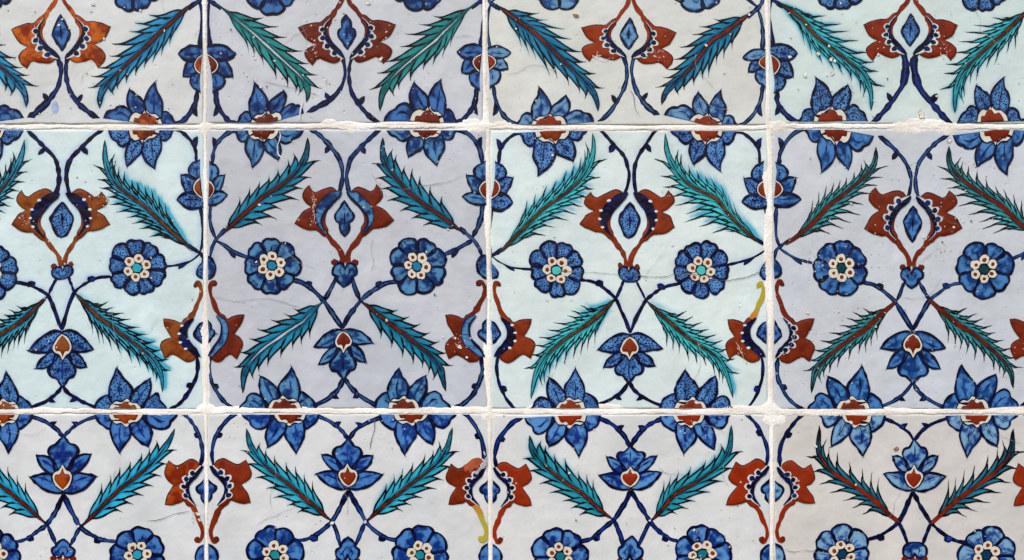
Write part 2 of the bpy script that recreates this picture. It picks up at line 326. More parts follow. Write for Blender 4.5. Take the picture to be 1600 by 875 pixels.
def chip_material():
    m = bpy.data.materials.new('bare_ceramic'); nt = nodes_of(m); L = nt.links.new
    out = N(nt, 'ShaderNodeOutputMaterial'); b = N(nt, 'ShaderNodeBsdfPrincipled'); L(b.outputs[0], out.inputs[0])
    at = N(nt, 'ShaderNodeAttribute', attribute_name='pigment'); geo = N(nt, 'ShaderNodeNewGeometry')
    n2 = N(nt, 'ShaderNodeTexNoise'); n2.inputs['Scale'].default_value = 700; n2.inputs['Detail'].default_value = 5; L(geo.outputs['Position'], n2.inputs[0])
    r2 = N(nt, 'ShaderNodeMapRange'); r2.inputs[1].default_value = .3; r2.inputs[2].default_value = .7; r2.inputs[3].default_value = .7; r2.inputs[4].default_value = 1.15; L(n2.outputs[0], r2.inputs[0])
    vm = N(nt, 'ShaderNodeVectorMath', operation='SCALE'); L(at.outputs['Color'], vm.inputs[0]); L(r2.outputs[0], vm.inputs['Scale'])
    L(vm.outputs[0], b.inputs['Base Color']); b.inputs['Roughness'].default_value = .7
    bp = N(nt, 'ShaderNodeBump'); bp.inputs['Strength'].default_value = .8; bp.inputs['Distance'].default_value = .0008; L(n2.outputs[0], bp.inputs['Height']); L(bp.outputs[0], b.inputs['Normal'])
    return m
SPECK = dict(M0=.10, M1=.16, M2=.10, M3=.34, T0=.30, T1=.34, T2=.20, T3=.30, B0=.07, B1=.07, B2=.12, B3=.07)
MAT = {k: glaze_material('glaze_over_painting_' + str(i + 1), speck=SPECK[k], seed=i) for i, k in enumerate(TILES)}
MATR = {k: glaze_material('glossy_red_slip_' + str(i + 1), speck=SPECK[k] * 1.6 + .05, rough=.2, red=True, seed=i + 20) for i, k in enumerate(TILES)}
M_MORTAR = mortar_material(); M_CHIP = chip_material()

# ------------------------------------------------------------------ per tile painter
class Painter:
    def __init__(s, key):
        s.key = key; t = TILES[key]; s.t = t; s.lk = LOOK[key]
        x0, x1, y0, y1 = t['rect']; s.rect = t['rect']
        s.flip = -1 if t['row'] in 'TB' else 1
        s.ox, s.oy = (x0 + x1) / 2, (y0 + y1) / 2
        src, dst = [], []
        for side, tab in ((1, t['R']), (-1, t['L'])):
            for k, p in tab.items():
                c = CAN[k]; src.append((c[0] * side, c[1])); dst.append(p)
        for k, p in t['C'].items(): src.append(CANC[k]); dst.append(p)
        for u in (-1, -.5, 0, .5, 1):
            for v in (-1, -.5, 0, .5, 1):
                if max(abs(u), abs(v)) == 1:
                    # top and bottom edges may slide sideways; keep tulip anchors in charge there
                    if abs(v) == 1 and abs(u) in (.5,): continue
                    src.append((u * 220, v * 220)); dst.append((s.ox + s.flip * u * (x1 - x0) / 2, s.oy + s.flip * v * (y1 - y0) / 2))
        src = np.array(src, float); dst = np.array(dst, float)
        if s.flip < 0: pass
        s.f = tps_fit(src, dst, .8)
        s.seed = sum(ord(c) for c in key) * 13
        s.root = bpy.data.objects.new('ceramic_tile', None); COL.objects.link(s.root)
        s.root.empty_display_size = .02
        s.root.location = ((s.ox - CX) * S, 0, -(s.oy - CY) * S)
        s.stain = []       # (points, weights, kind)
    def warp(s, P):
        q = s.f(P)
        q = q + np.stack([vnoise(P, 38, s.seed) - .5, vnoise(P, 38, s.seed + 5) - .5], 1) * 2.4
        q = q + np.stack([vnoise(P, 13, s.seed + 60) - .5, vnoise(P, 13, s.seed + 65) - .5], 1) * 1.1
        x0, x1, y0, y1 = s.rect
        q[:, 0] = np.clip(q[:, 0], x0 + .6, x1 - .6); q[:, 1] = np.clip(q[:, 1], y0 + .6, y1 - .6)
        return q
    def rigid_warp(s, P, c):
        # small round motifs keep their shape: only their centre follows the tile's drawing
        w0 = s.f(np.array([c], float))[0]
        q = w0 + (P - np.array(c)) * s.flip * s.lk['rosize'] / 44.0 + np.stack([vnoise(P, 30, s.seed) - .5, vnoise(P, 30, s.seed + 5) - .5], 1) * 3.0
        x0, x1, y0, y1 = s.rect
        q[:, 0] = np.clip(q[:, 0], x0 + .6, x1 - .6); q[:, 1] = np.clip(q[:, 1], y0 + .6, y1 - .6)
        return q
    def emit(s, part, name, parent=None, mat=None, stain='navy', label=None):
        if not part.v: return None
        P = np.vstack(part.v); H = np.concatenate(part.h); C = np.vstack(part.c)
        q = P if part.raw else (s.rigid_warp(P, part.rigid) if part.rigid is not None else s.warp(P))
        if not part.raw:
            m = (q[:, 0] > -50) & (q[:, 0] < 1650) & (q[:, 1] > -45) & (q[:, 1] < 920)
            if not m.any(): return None
        F = part.f
        V = np.stack([(q[:, 0] - s.ox) * S, -H * S, -(q[:, 1] - s.oy) * S], 1)
        tri = []; kind = stain
        fa = []
        for f in F:
            a, b, c = q[f[0]], q[f[1]], q[f[2]]
            ar = (b[0] - a[0]) * (c[1] - a[1]) - (b[1] - a[1]) * (c[0] - a[0])
            if len(f) == 4:
                d = q[f[3]]; ar += (c[0] - a[0]) * (d[1] - a[1]) - (c[1] - a[1]) * (d[0] - a[0])
            if abs(ar) < 1e-6: continue
            # want normal toward -Y: in (x, z=-y) plane seen from -Y, ccw in x,z  => negative in x,y(photo)
            tri.append(f if ar < 0 else tuple(reversed(f)))
            fa.append((a[0], a[1], abs(ar) / 2))
        if not tri: return None
        me = bpy.data.meshes.new(name); me.from_pydata(V.tolist(), [], tri); me.update()
        ca = me.color_attributes.new('pigment', 'FLOAT_COLOR', 'POINT')
        buf = np.ones((len(V), 4), np.float32); buf[:, :3] = np.clip(C, .002, .95); ca.data.foreach_set('color', buf.ravel())
        me.materials.append(mat or MAT[s.key])
        me.polygons.foreach_set('use_smooth', [True] * len(me.polygons))
        o = bpy.data.objects.new(name, me); COL.objects.link(o); o.parent = parent or s.root
        if label: o['label'] = label
        if stain and fa: s.stain.append((kind, np.array(fa)))
        return o
    # ---- colour functions
    def c_petal(s, light=None, dark=None, blotch=None, edge=2.6):
        lk = s.lk; a = lin(light or lk['pet']) * np.array([.70, .90, .76]); b = lin(dark or lk['petd']) * np.array([.35, .62, .5]); sd = rnd.randrange(9999)
        def f(P, D):
            n = vnoise(P, 5, sd); n2 = vnoise(P, 2.6, sd + 1); n3 = vnoise(P, 14, sd + 2)
            k = np.zeros(len(P)) if D is None else np.exp(-(D / edge) ** 2) * .6
            k = k + np.clip((n * .6 + n2 * .4 + (n3 - .5) * .8 - .40) * 2.6, 0, 1) * (.95 if not lk['dots'] else .5)
            if blotch is not None:
                for (c, r) in blotch:
                    k = k + .75 * np.exp(-((P - np.array(c)) ** 2).sum(1) / r ** 2)
            k = np.clip(k, 0, 1)[:, None]
            return a * (1 - k) + b * k
        return f
    def c_navy(s, amt=.25):
        a = lin(s.lk['navy']) * .4; b = lin(s.lk['petd']); sd = rnd.randrange(9999)
        return lambda P, D: a + (b - a) * (np.clip(vnoise(P, 6, sd) - .45, 0, 1) * 2 * amt)[:, None]
    def c_red(s, alt=None):
        a = lin(s.lk['red']) * np.array([.9, 1.12, 1]); b = lin(s.lk['red2']) * np.array([.9, 1.15, 1]); sd = rnd.randrange(9999)  # second red mottles the slip; where orange, it paints in gloss highlights
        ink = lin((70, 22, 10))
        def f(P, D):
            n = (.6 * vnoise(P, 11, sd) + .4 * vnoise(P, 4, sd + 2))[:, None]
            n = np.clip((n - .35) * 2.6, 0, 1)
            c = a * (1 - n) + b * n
            if D is not None:
                k = (np.exp(-(D / 1.2) ** 2) * .6)[:, None]; c = c * (1 - k) + ink * k
            return c
        return f
    # ---- motif pieces
    def outline(s, p, curves, w=2.2, h=.5, col=None, t=.5):
        for c in curves: p.stroke(c, w * 1.5, h, col if col is not None else s.c_navy(), t0=t, t1=t, raw=True, jit=.42)
    def dots(s, p, poly, h, n=None):
        lk = s.lk
        lo, hi = poly.min(0), poly.max(0); area = abs(0.5 * np.sum(poly[:, 0] * np.roll(poly[:, 1], -1) - poly[:, 1] * np.roll(poly[:, 0], -1)))
        n = n or int(area / 17)
        got = []
        for _ in range(n * 6):
            if len(got) >= n: break
            q = np.array([[rnd.uniform(lo[0], hi[0]), rnd.uniform(lo[1], hi[1])]])
            if any((abs(q - g) ** 2).sum() < 9 for g in got): continue
            if inside(q, poly)[0] and seg_dist(q, poly)[0] > 2.2: got.append(q)
        for q in got:
            p.disc(q[0], rnd.uniform(1.0, 1.75), h, lin(lk['navy']) * 1.1, n=7, ell=rnd.uniform(.6, 1), rot=rnd.uniform(0, 3))
    def petal(s, side, curves, parent, name='petal', vein=None, z=.5, w=2.3, light=None, dark=None):
        lk = s.lk; p = Part(side); poly = joined(curves)
        bl = None
        if vein is not None: bl = [(vein[len(vein) // 2], 3.2), (vein[0], 3.5)]
        p.fill(poly, z, s.c_petal(light, dark, bl))
        if lk['dots']: s.dots(p, poly, z + .14)
        if vein is not None:
            v = catmull(vein)
            if lk['streak'] or lk['dots']:
                p.stroke(v, 1.5, z + .14, s.c_navy(.6), t0=.3, t1=.1, raw=True)
                if lk['streak']:
                    for off in (-3, 3):
                        d = v[-1] - v[0]; nn = np.array([-d[1], d[0]]) / (np.linalg.norm(d) + 1e-6) * off
                        q = v[len(v) // 5: int(len(v) * .8)] + nn
                        if len(q) > 2: p.stroke(q, 1.1, z + .14, lin(lk['petd']), t0=.2, t1=.1, raw=True)
            else:
                p.stroke(v, rnd.uniform(2.4, 3.6), z + .12, s.c_petal(lk['petd'], lk['navy']), t0=.2, t1=.05, raw=True)
        s.outline(p, curves, w, z + .25)
        if len(curves) > 1 and len(curves[0]) > 6:
            c0 = curves[0] if rnd.random() < .9 else curves[1][::-1]
            d = c0[-1] - c0[-5]; d /= np.linalg.norm(d) + 1e-6; nn = np.array([-d[1], d[0]]) * rnd.uniform(-1.5, 1.5)
            p.stroke([c0[-5], c0[-1], c0[-1] + d * rnd.uniform(2.5, 5) + nn], w * 1.1, z + .4, s.c_navy(), t0=.7, t1=.05)
        return s.emit(p, name, parent)
    def stem(s, side, pts, w=None, thorn=None, fillamt=None, name='painted_stem', z=.15, w0=None):
        lk = s.lk; w = w or lk['stemw']; fa = lk['stemfill'] if fillamt is None else fillamt
        p = Part(side)
        prof = w if w0 is None else [w * a for a in w0]
        p.stroke(pts, prof, z, s.c_navy(.35), t0=.55, t1=.55)
        if fa > 0.02:
            c = catmull(pts)
            n = len(c); a = int(n * rnd.uniform(.04, .12)); b = int(n * rnd.uniform(.85, .97))
            iw = (np.array(prof) if np.ndim(prof) else w) * (.18 + .4 * fa)
            p.stroke(c[a:b], iw, z + .12, s.c_petal(tuple(.45 * np.array(lk['pet']) + .4 * np.array(lk['petd'])) if fa > .25 else lk['petd'], edge=.1), t0=.1, t1=.1, raw=True, jit=.5)
        for th in (thorn or []):
            bm = (np.array(th[0][0], float) + np.array(th[-1][0], float)) / 2; sc_ = .72
            cs = segs(*[[tuple(bm + (np.array(q) - bm) * (sc_ if (np.array(q) != bm).any() else 1) ) for q in c] for c in th])
            p.fill(joined(cs), z + .05, s.c_navy(.8)); s.outline(p, cs, 1.5, z + .13)
        return s.emit(p, name)
    def leaf(s, side, spine, Lb, rib=None, nb=None, th=None, wtip=6.0):
        lk = s.lk; sp = catmull(spine, 1.0)
        a = np.concatenate([[0], np.cumsum(np.linalg.norm(np.diff(sp, axis=0), axis=1))]); tot = a[-1]; a = a / tot
        tg = np.gradient(sp, axis=0); tg /= np.linalg.norm(tg, axis=1)[:, None]; nm = np.stack([-tg[:, 1], tg[:, 0]], 1)
        at = lambda arr, t: np.array([np.interp(t, a, arr[:, 0]), np.interp(t, a, arr[:, 1])])
        nb = nb or lk['nb']; hair = lk['hair']; theta = th or lk['theta']
        def Lf(t): return Lb * lk['barb'] * np.interp(t, [0, .12, .4, .7, .85], [.75, 1.0, 1.0, .66, .42])
        half = {}
        tipstrokes = []; veins = []; edges = []
        for sd in (1, -1):
            pts = [at(sp, 0) + at(nm, 0) * sd * 1.2]
            tmax = .77
            k0 = rnd.uniform(.07, .11)
            ts = [k0 + (tmax - .06) * (k / nb) ** .95 for k in range(nb + 1)]
            wb = lambda t: np.interp(t, [0, .08, .35, .7, 1], [1.8, 5.4, 7.6, 5.2, 2.2]) * (1.0, 1.05, 1.08, .68)[hair]
            notch = [at(sp, ts[k]) + at(nm, ts[k]) * sd * (wb(ts[k]) * (1 if k else .4)) for k in range(nb + 1)]
            cur = []
            for k in range(nb):
                t = ts[k]; L_ = Lf(t) * rnd.uniform(.9, 1.12)
                tm = min(1, ts[k + 1]); T_, N_ = at(tg, tm), at(nm, tm) * sd
                n0, n1 = notch[k], notch[k + 1]
                ca, sa = math.cos(math.radians(theta)), math.sin(math.radians(theta))
                d = T_ * ca + N_ * sa
                tip = n1 + d * L_ * rnd.uniform(.54, .66) * (1, 1.05, 1.08, 1.15)[hair]
                v = tip - n0; lv = np.linalg.norm(v); pd = np.array([-v[1], v[0]]) / (lv + 1e-6); pd = pd if (pd @ N_) > 0 else -pd
                w_ = n1 - tip
                if hair < 1:
                    c1b = n0 + v * .84 - pd * .06 * lv
                    e1 = catmull([n0, n0 + v * .28 + pd * .02 * lv, n0 + v * .6 - pd * .035 * lv, c1b, tip], 1.4)
                    e2 = catmull([tip, tip + w_ * .3 - pd * .05 * L_, tip + w_ * .7 - pd * .07 * L_, n1], 1.4)
                else:
                    c1b = n0 + v * .8 - pd * .095 * lv
                    e1 = catmull([n0, n0 + v * .25 - pd * .03 * lv, n0 + v * .5 - pd * .085 * lv, c1b, tip], 1.4)
                    e2 = catmull([tip, tip + w_ * .3 - pd * .10 * L_, tip + w_ * .65 - pd * .11 * L_, n1], 1.4)
                cur += [e1[:-1], e2[:-1]]
                edges += [(e1, 2.7 if hair < 2 else 2.1, .5, .15), (e2, 2.1 if hair < 2 else 1.5, .15, .45)]
                if not hair: tipstrokes.append(([c1b, tip, tip + (tip - c1b) / (np.linalg.norm(tip - c1b) + 1e-6) * 2.5 + pd * 2.2], 1.8))
                if hair:
                    ext = tip + (tip - c1b) / (np.linalg.norm(tip - c1b) + 1e-6) * (3 + 1.6 * hair) + pd * rnd.uniform(0, 2.0)
                    tipstrokes.append(([c1b, tip, ext], 1.7))
                    # extra hairs between
                    if hair == 2 or hair == 1:
                        q0 = n1 * .7 + at(sp, tm) * .3
                        q1 = n1 + d * L_ * .42
                        tipstrokes.append(([q0, (q0 + q1) / 2 + pd * 1.2, q1], 1.2))
                veins.append([n1, n1 * .5 + at(sp, max(0, ts[k + 1] - .07)) * .5 + N_ * 1.0, at(sp, max(0, ts[k + 1] - .14)) + N_ * 2.6])
            n1 = notch[-1]; tl = []
            for t in np.linspace(ts[-1], 1, 6)[1:]:
                wv = wtip * ((1 - t) / (1 - ts[-1])) ** .7
                tl.append(at(sp, t) + at(nm, t) * sd * wv)
            e = catmull([n1] + tl, 1.4); cur.append(e)
            edges.append((e, 1.9, .35, .35))
            half[sd] = np.vstack([pts[0][None]] + cur)
        poly = np.vstack([half[1], half[-1][::-1][1:]])
        LC, DC = lin(lk['leaf']) * 1.26, lin(lk['leafd']) * .7; sdn = rnd.randrange(9999)
        spx = sp[::4]
        def colf(P, D):
            dd = np.sqrt(((P[:, None] - spx[None]) ** 2).sum(2)); j = dd.argmin(1); ds = dd.min(1)
            tt = tg[::4][j]; rel = P - spx[j]
            u = (rel * tt).sum(1) + (j * 4.0); v = ds
            q = np.stack([u - v * .9, v * .25], 1)
            st = vnoise(q, 3.2, sdn) * .6 + vnoise(q, 8, sdn + 3) * .4
            k = .75 * np.exp(-(ds / 7.0) ** 2) + .95 * np.clip(st - .38, 0, 1) + .35 * np.exp(-(D / 1.5) ** 2) + .35 * (vnoise(P, 22, sdn + 9) - .5)
            k = np.clip(k * (.62 if lk['dots'] else .9), 0, 1)[:, None]
            return LC * (1 - k) + DC * k
        p = Part(side); ink = lin(lk['ink']) * .6
        p.fill(poly, .32, colf)
        for (e, w, t0, t1) in edges: p.stroke(e, w * (1.0 if hair < 3 else 1.3), .52, ink, t0=t0, t1=t1, raw=True)
        for q, w in tipstrokes: p.stroke(q, w * 1.1, .6, ink, t0=.6, t1=.05)
        for q in veins: p.stroke(q, 1.2, .45, ink * 1.4 + DC * .3, t0=.6, t1=.05)
        o = s.emit(p, 'feather_leaf', stain='teal')
        if o is None: return
        # rib
        rib = rib or lk['rib']
        r = Part(side); m0, m1 = {'white': (.16, .8), 'bigred': (0.0, .86)}.get(rib, (.04, .74))
        i0, i1 = int(len(sp) * m0), int(len(sp) * m1); rs = sp[i0:i1]
        redc = lin(lk['red']) * .72; brown = lin((92, 52, 18)); 
        if rib == 'white': cfun = lin(tuple(min(255, c + 0) for c in lk['bg'])) * .92; wp = [0.3, 1.6, 2.6, 2.2, .3]
        elif rib == 'brown':
            sd2 = rnd.randrange(999)
            def cfun(P, D, a_=lin((104, 62, 18)), b_=lin((70, 26, 10))):
                n = np.clip(vnoise(P, 9, sd2) * 2 - .5, 0, 1)[:, None]; return a_ * n + b_ * (1 - n)
            wp = [2.0, 3.8, 3.6, 3.0, .8]
        else:
            sd2 = rnd.randrange(999)
            def cfun(P, D, a_=lin(lk['red']) * .72, b_=lin((70, 24, 12))):
                n = np.clip(vnoise(P, 9, sd2) * 2 - .4, 0, 1)[:, None]; return a_ * n + b_ * (1 - n)
            wp = [1.8, 3.7, 3.6, 2.8, .7] if rib == 'red' else [5.5, 6.8, 6.4, 4.8, .8]
        r.stroke(rs[::3], wp, .78, cfun, t0=.3, t1=.1, raw=True, jit=.3)
        dk = ink * 1.3
        off = nm[i0:i1] * (2.4 if rib in ('red', 'brown') else 3.3)
        if rib != 'white':
            k = np.interp(np.linspace(0, 1, len(rs)), [0, .3, 1], [.7, 1, .4])[:, None]
            r.stroke((rs + off * k)[::3], 1.5, .70, dk, t0=.2, t1=.1, raw=True, jit=.4)
            r.stroke((rs - off * k)[::3], 1.3, .70, dk, t0=.2, t1=.1, raw=True, jit=.4)
            i2 = min(len(sp) - 1, i1 + int(len(sp) * .14))
            r.stroke(sp[max(0, i1 - 22):i2:3], 2.0, .69, dk, t0=.5, t1=.05, raw=True)
            r.stroke(sp[:max(6, i0 + 14):3], 3.4, .69, s.c_navy(), t0=.9, t1=.3, raw=True)
        s.emit(r, 'leaf_rib', parent=o, mat=MATR[s.key] if rib != 'white' else None, stain=None)
    def rosette(s, side, c, R=44):
        lk = s.lk; c = np.array(c, float); n = lk['npet']
        base = Part(side); base.rigid = (c[0] * side, c[1])
        ph = rnd.uniform(0, 6.28)
        th = np.linspace(0, 2 * math.pi, 40, endpoint=False)
        base.fill(np.stack([c[0] + np.cos(th) * R * .72, c[1] + np.sin(th) * R * .72], 1), .42, s.c_navy(.3), spacing=3.5)
        o = s.emit(base, 'rosette_flower')
        if o is None: return
        for k in range(n):
            a = ph + 2 * math.pi * k / n + rnd.uniform(-.05, .05); Rk = R * rnd.uniform(.93, 1.04); hw = math.pi / n * rnd.uniform(.98, 1.1)
            def P(r, da): return c + np.array([math.cos(a + da), math.sin(a + da)]) * r
            heart = rnd.random() < .6
            mid = P(Rk * (.97 if heart else 1.03), rnd.uniform(-.05, .05))
            cs = segs([P(R * .40, -hw * .75), P(R * .68, -hw * .98), P(Rk * .9, -hw * .92), P(Rk * 1.0, -hw * .45), mid, P(Rk * 1.0, hw * .45), P(Rk * .9, hw * .92), P(R * .68, hw * .98), P(R * .40, hw * .75)])
            poly = np.vstack([cs[0]])
            p = Part(side); p.rigid = base.rigid; z = .62 + .035 * (k % 2)
            bl = [(P(R * .62, rnd.uniform(-.5, .5) * hw), 5.0 if not lk['streak'] else 2.5), (P(R * .45, 0), 4.0)]
            p.fill(poly, z, s.c_petal(blotch=bl if not lk['dots'] else bl[1:], edge=3.0))
            if lk['dots']: s.dots(p, poly, z + .12)
            if lk['streak']:
                for q in (-.45, 0, .45):
                    p.stroke([P(R * .5, q * hw), P(R * .78 * rnd.uniform(.9, 1.05), q * hw * 1.2)], 1.7, z + .12, lin(lk['petd']), t0=.7, t1=.05)
            elif rnd.random() < .5:
                p.stroke([P(R * .45, 0), P(R * .75, rnd.uniform(-.2, .2) * hw)], 2.2, z + .12, s.c_navy(.8), t0=.7, t1=.05)
            s.outline(p, cs, 2.5, z + .2)
            s.emit(p, 'petal', o)
        nf = lk['nflo']
        for k in range(nf):
            a = ph * 1.7 + 2 * math.pi * k / nf; q = c + np.array([math.cos(a), math.sin(a)]) * R * .335
            p = Part(side); p.rigid = base.rigid; r = R * rnd.uniform(.155, .175)
            p.disc(q, r + 1.1, .98, s.c_navy(.1) if lk['pet'][0] > 200 else lin((30, 24, 24)), n=14, ell=rnd.uniform(.9, 1.1))
            p.disc(q, r * 1.0, 1.10, lin((214, 206, 188)), n=14, ell=rnd.uniform(.88, 1.08))
            q2 = q - (q - c) * rnd.uniform(-.08, .1)
            dr = rnd.uniform(.75, 1.05); p.disc(q2, r * .46 * dr, 1.22, lin((70, 26, 12)), n=10); p.disc(q2, r * .34 * dr, 1.34, lin(lk['red']) * 1.05, n=9, pillow=.2)
            s.emit(p, 'floret', o, stain=None)
        p = Part(side); p.rigid = base.rigid; p.disc(c, R * .2, 1.3, s.c_navy(.2), n=14); p.disc(c, R * .155, 1.42, lin(lk['eye']), n=14, ell=.95)
        s.emit(p, 'flower_eye', o, stain=None)
    def core(s, side, c, cream, redpts, parent, z=1.1):
        lk = s.lk
        p = Part(side); cs = segs(*cream); p.fill(joined(cs), z, lin((212, 206, 192))); s.outline(p, cs, 1.25, z + .1)
        s.emit(p, 'flower_heart', parent, stain=None)
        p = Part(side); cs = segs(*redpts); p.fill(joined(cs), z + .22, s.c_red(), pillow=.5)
        s.emit(p, 'red_centre', parent, mat=MATR[s.key], stain=None)
    def tulip_top(s, side):
        b = Part(side)
        cs = segs([(66,-221),(80,-211),(100,-206),(125,-203),(150,-206),(166,-213),(170,-221)])
        b.fill(joined(cs), .4, s.c_navy(.5), spacing=3); o = s.emit(b, 'tulip_flower')
        if o is None: return
        s.petal(side, segs([(62,-222),(70,-209),(79,-205),(83,-201),(91,-199),(101,-204),(108,-212),(110,-222)]), o, vein=[(100,-214),(88,-209),(78,-213)], z=.5)
        s.petal(side, segs([(146,-222),(148,-210),(152,-203),(160,-201),(167,-206),(170,-214),(177,-222)]), o, vein=[(152,-216),(160,-210),(163,-207)], z=.53)
        s.petal(side, segs([(109,-214),(100,-201),(96.5,-188),(99,-174)],[(99,-174),(110,-181),(121,-188),(127,-202)],[(127,-202),(120,-212),(109,-214)]), o, vein=[(119,-203),(109,-192),(103,-182)], z=.7)
        s.petal(side, segs([(125,-203),(123.5,-190),(129,-176),(143,-161)],[(143,-161),(146,-173),(154,-188),(151,-210)],[(150,-210),(138,-212),(125,-203)]), o, vein=[(138,-204),(140,-188),(142,-174)], z=.85)
        s.core(side, None, [[(98,-222),(102,-210),(110,-204),(118,-205),(124,-199),(132,-204),(141,-205),(149,-212),(151,-222)]], [[(105,-222),(107,-213),(113,-212),(117,-207),(124,-204),(130,-209),(137,-208),(142,-214),(145,-222)]], o)
    def tulip_bottom(s, side):
        b = Part(side)
        cs = segs([(52,221),(62,212),(80,204),(95,199),(115,203),(140,212),(156,221)])
        b.fill(joined(cs), .4, s.c_navy(.5), spacing=3); o = s.emit(b, 'tulip_flower')
        if o is None: return
        s.petal(side, segs([(44,222),(49,206),(57,198),(65,194),(73,198),(79,206),(80,222)]), o, vein=[(72,213),(64,207),(59,205)], z=.5)
        s.petal(side, segs([(118,222),(122,204),(131,195),(142,192),(150,197),(153,205),(162,213),(166,222)]), o, vein=[(127,214),(138,205),(146,205)], z=.53)
        s.petal(side, segs([(96,206),(98,192),(110,178),(126,167)],[(126,167),(128,182),(125,196),(115,210)],[(115,210),(104,212),(96,206)]), o, vein=[(107,204),(113,190),(121,179)], z=.7)
        s.petal(side, segs([(70,208),(67,192),(71,176),(84,156)],[(84,156),(89,168),(99,184),(96,204)],[(95,204),(82,209),(70,208)]), o, vein=[(83,203),(81,188),(84,172)], z=.85)
        s.core(side, None, [[(64,222),(68,210),(76,203),(84,204),(92,198),(100,204),(108,205),(114,212),(117,222)]], [[(71,222),(74,213),(80,212),(84,207),(91,203),(97,209),(104,208),(108,214),(111,222)]], o)
    def lotus(s):
        lk = s.lk; b = Part(1)
        cs = segs([(0,98),(10,100),(14,116),(10,134),(0,146),(-10,134),(-14,116),(-10,100),(0,98)])
        b.fill(joined(cs), .4, s.c_navy(.5), spacing=3); o = s.emit(b, 'lotus_flower')
        if o is None: return
        # body
        p = Part(1); cs = segs([(0,128),(8,123),(12,132),(15,140)],[(15,140),(19,149),(16,157),(9,159),(4,166),(0,172)],[(0,172),(-4,166),(-9,159),(-16,157),(-19,149),(-15,140)],[(-15,140),(-12,132),(-8,123),(0,128)])
        p.fill(joined(cs), .5, s.c_petal(blotch=[((-6,146),3.5),((6,146),3.5),((0,134),4)]))
        if lk['dots']: s.dots(p, joined(cs), .64)
        p.stroke([(0,134),(0,150),(0,162)], 2.2, .64, s.c_petal(lk['petd'], lk['navy']), t0=.4, t1=.1)
        if lk['streak']:
            for q in (-7, 7): p.stroke([(q * .6,136),(q,152)], 1.4, .64, lin(lk['petd']), t0=.4, t1=.1)
        s.outline(p, cs, 2.4, .75); s.emit(p, 'petal', o)
        for sd in (1, -1):
            s.petal(sd, segs([(8,119),(18,121),(28,131),(36,147)],[(36,147),(25,145),(15,139),(8,130)],[(8,130),(6,125),(8,119)]), o, vein=[(12,128),(20,134),(28,140)], z=.6)
            s.petal(sd, segs([(0,95),(12,94),(28,100),(44,115)],[(44,115),(32,117),(19,119),(8,114)],[(8,114),(4,106),(0,95)]), o, vein=[(14,108),(24,112),(34,114)], z=.75)
        s.core(1, None, [[(0,97),(8,102),(12.5,113),(10,121),(5,124),(0,132)],[(0,132),(-5,124),(-10,121),(-12.5,113),(-8,102),(0,97)]], [[(0,99),(5,104),(9.5,112),(8,118),(3,119),(0,127)],[(0,127),(-3,119),(-8,118),(-9.5,112),(-5,104),(0,99)]], o)
    def side_lotus(s, side):
        b = Part(side)
        cs = segs([(221,-150),(210,-142),(206,-124),(212,-108),(221,-104)]); b.fill(joined(cs), .4, s.c_navy(.5), spacing=3)
        o = s.emit(b, 'lotus_flower')
        if o is None: return
        s.petal(side, segs([(205,-142),(202,-154),(207,-163),(214,-166),(222,-172)],[(222,-172),(222,-140)],[(222,-140),(212,-138),(205,-142)]), o, vein=[(216,-144),(214,-154),(215,-160)], z=.5)
        s.petal(side, segs([(198,-121),(193,-134),(190,-146)],[(190,-146),(202,-145),(212,-139),(215,-126)],[(215,-126),(208,-118),(198,-121)]), o, vein=[(209,-125),(203,-133),(197,-141)], z=.62)
        s.petal(side, segs([(182,-113),(193,-119),(206,-121),(222,-114)],[(222,-114),(221,-103),(206,-101),(194,-104),(182,-113)]), o, vein=[(212,-110),(202,-112),(193,-113)], z=.76)
        s.core(side, None, [[(222,-142),(213,-136),(208,-126),(212,-116),(222,-108)],[(222,-108),(222,-142)]], [[(222,-139),(214,-133),(210.5,-125),(214,-117),(222,-111)],[(222,-111),(222,-139)]], o)
    def drop(s, parent, cx=0, half=0):
        lk = s.lk; p = Part(1)
        if half: p.side = half
        if lk['drop'] == 'diamond': R_ = [[(0,-107),(6,-97),(15,-83)],[(15,-83),(9,-68),(0,-51)]]
        elif lk['drop'] == 'round': R_ = [[(0,-107),(8,-96),(16,-84),(14,-72),(8,-60),(0,-55)]]
        else: R_ = [[(0,-107),(6,-97),(14,-86),(13,-77),(8,-73)],[(8,-73),(7,-62),(0,-50)]]
        R_ = [[np.array(q, float) for q in c] for c in R_]
        if half:
            R_ = [[np.array((218 - q[0] * .95 + 3, (q[1] + 79) * .72 + 99.0)) for q in c] for c in R_]
            R_ = [[np.array((q[0], 198 - q[1])) for q in c] for c in R_]
            R_.append([R_[-1][-1], R_[0][0]])
        else:
            R_ = R_ + [[q * np.array((-1, 1)) for q in c][::-1] for c in R_][::-1]
        cs = segs(*R_); poly = joined(cs)
        ctr = poly.mean(0)
        p.fill(poly, .5, s.c_petal(blotch=[(ctr, 4.5)]))
        if lk['dots']: s.dots(p, poly, .64)
        if not half: p.stroke([ctr + (0, -12), ctr, ctr + (0, 12)], 3.0, .64, s.c_navy(.6), t0=.1, t1=.1)
        s.outline(p, cs, 2.6, .75)
        s.emit(p, 'teardrop', parent)
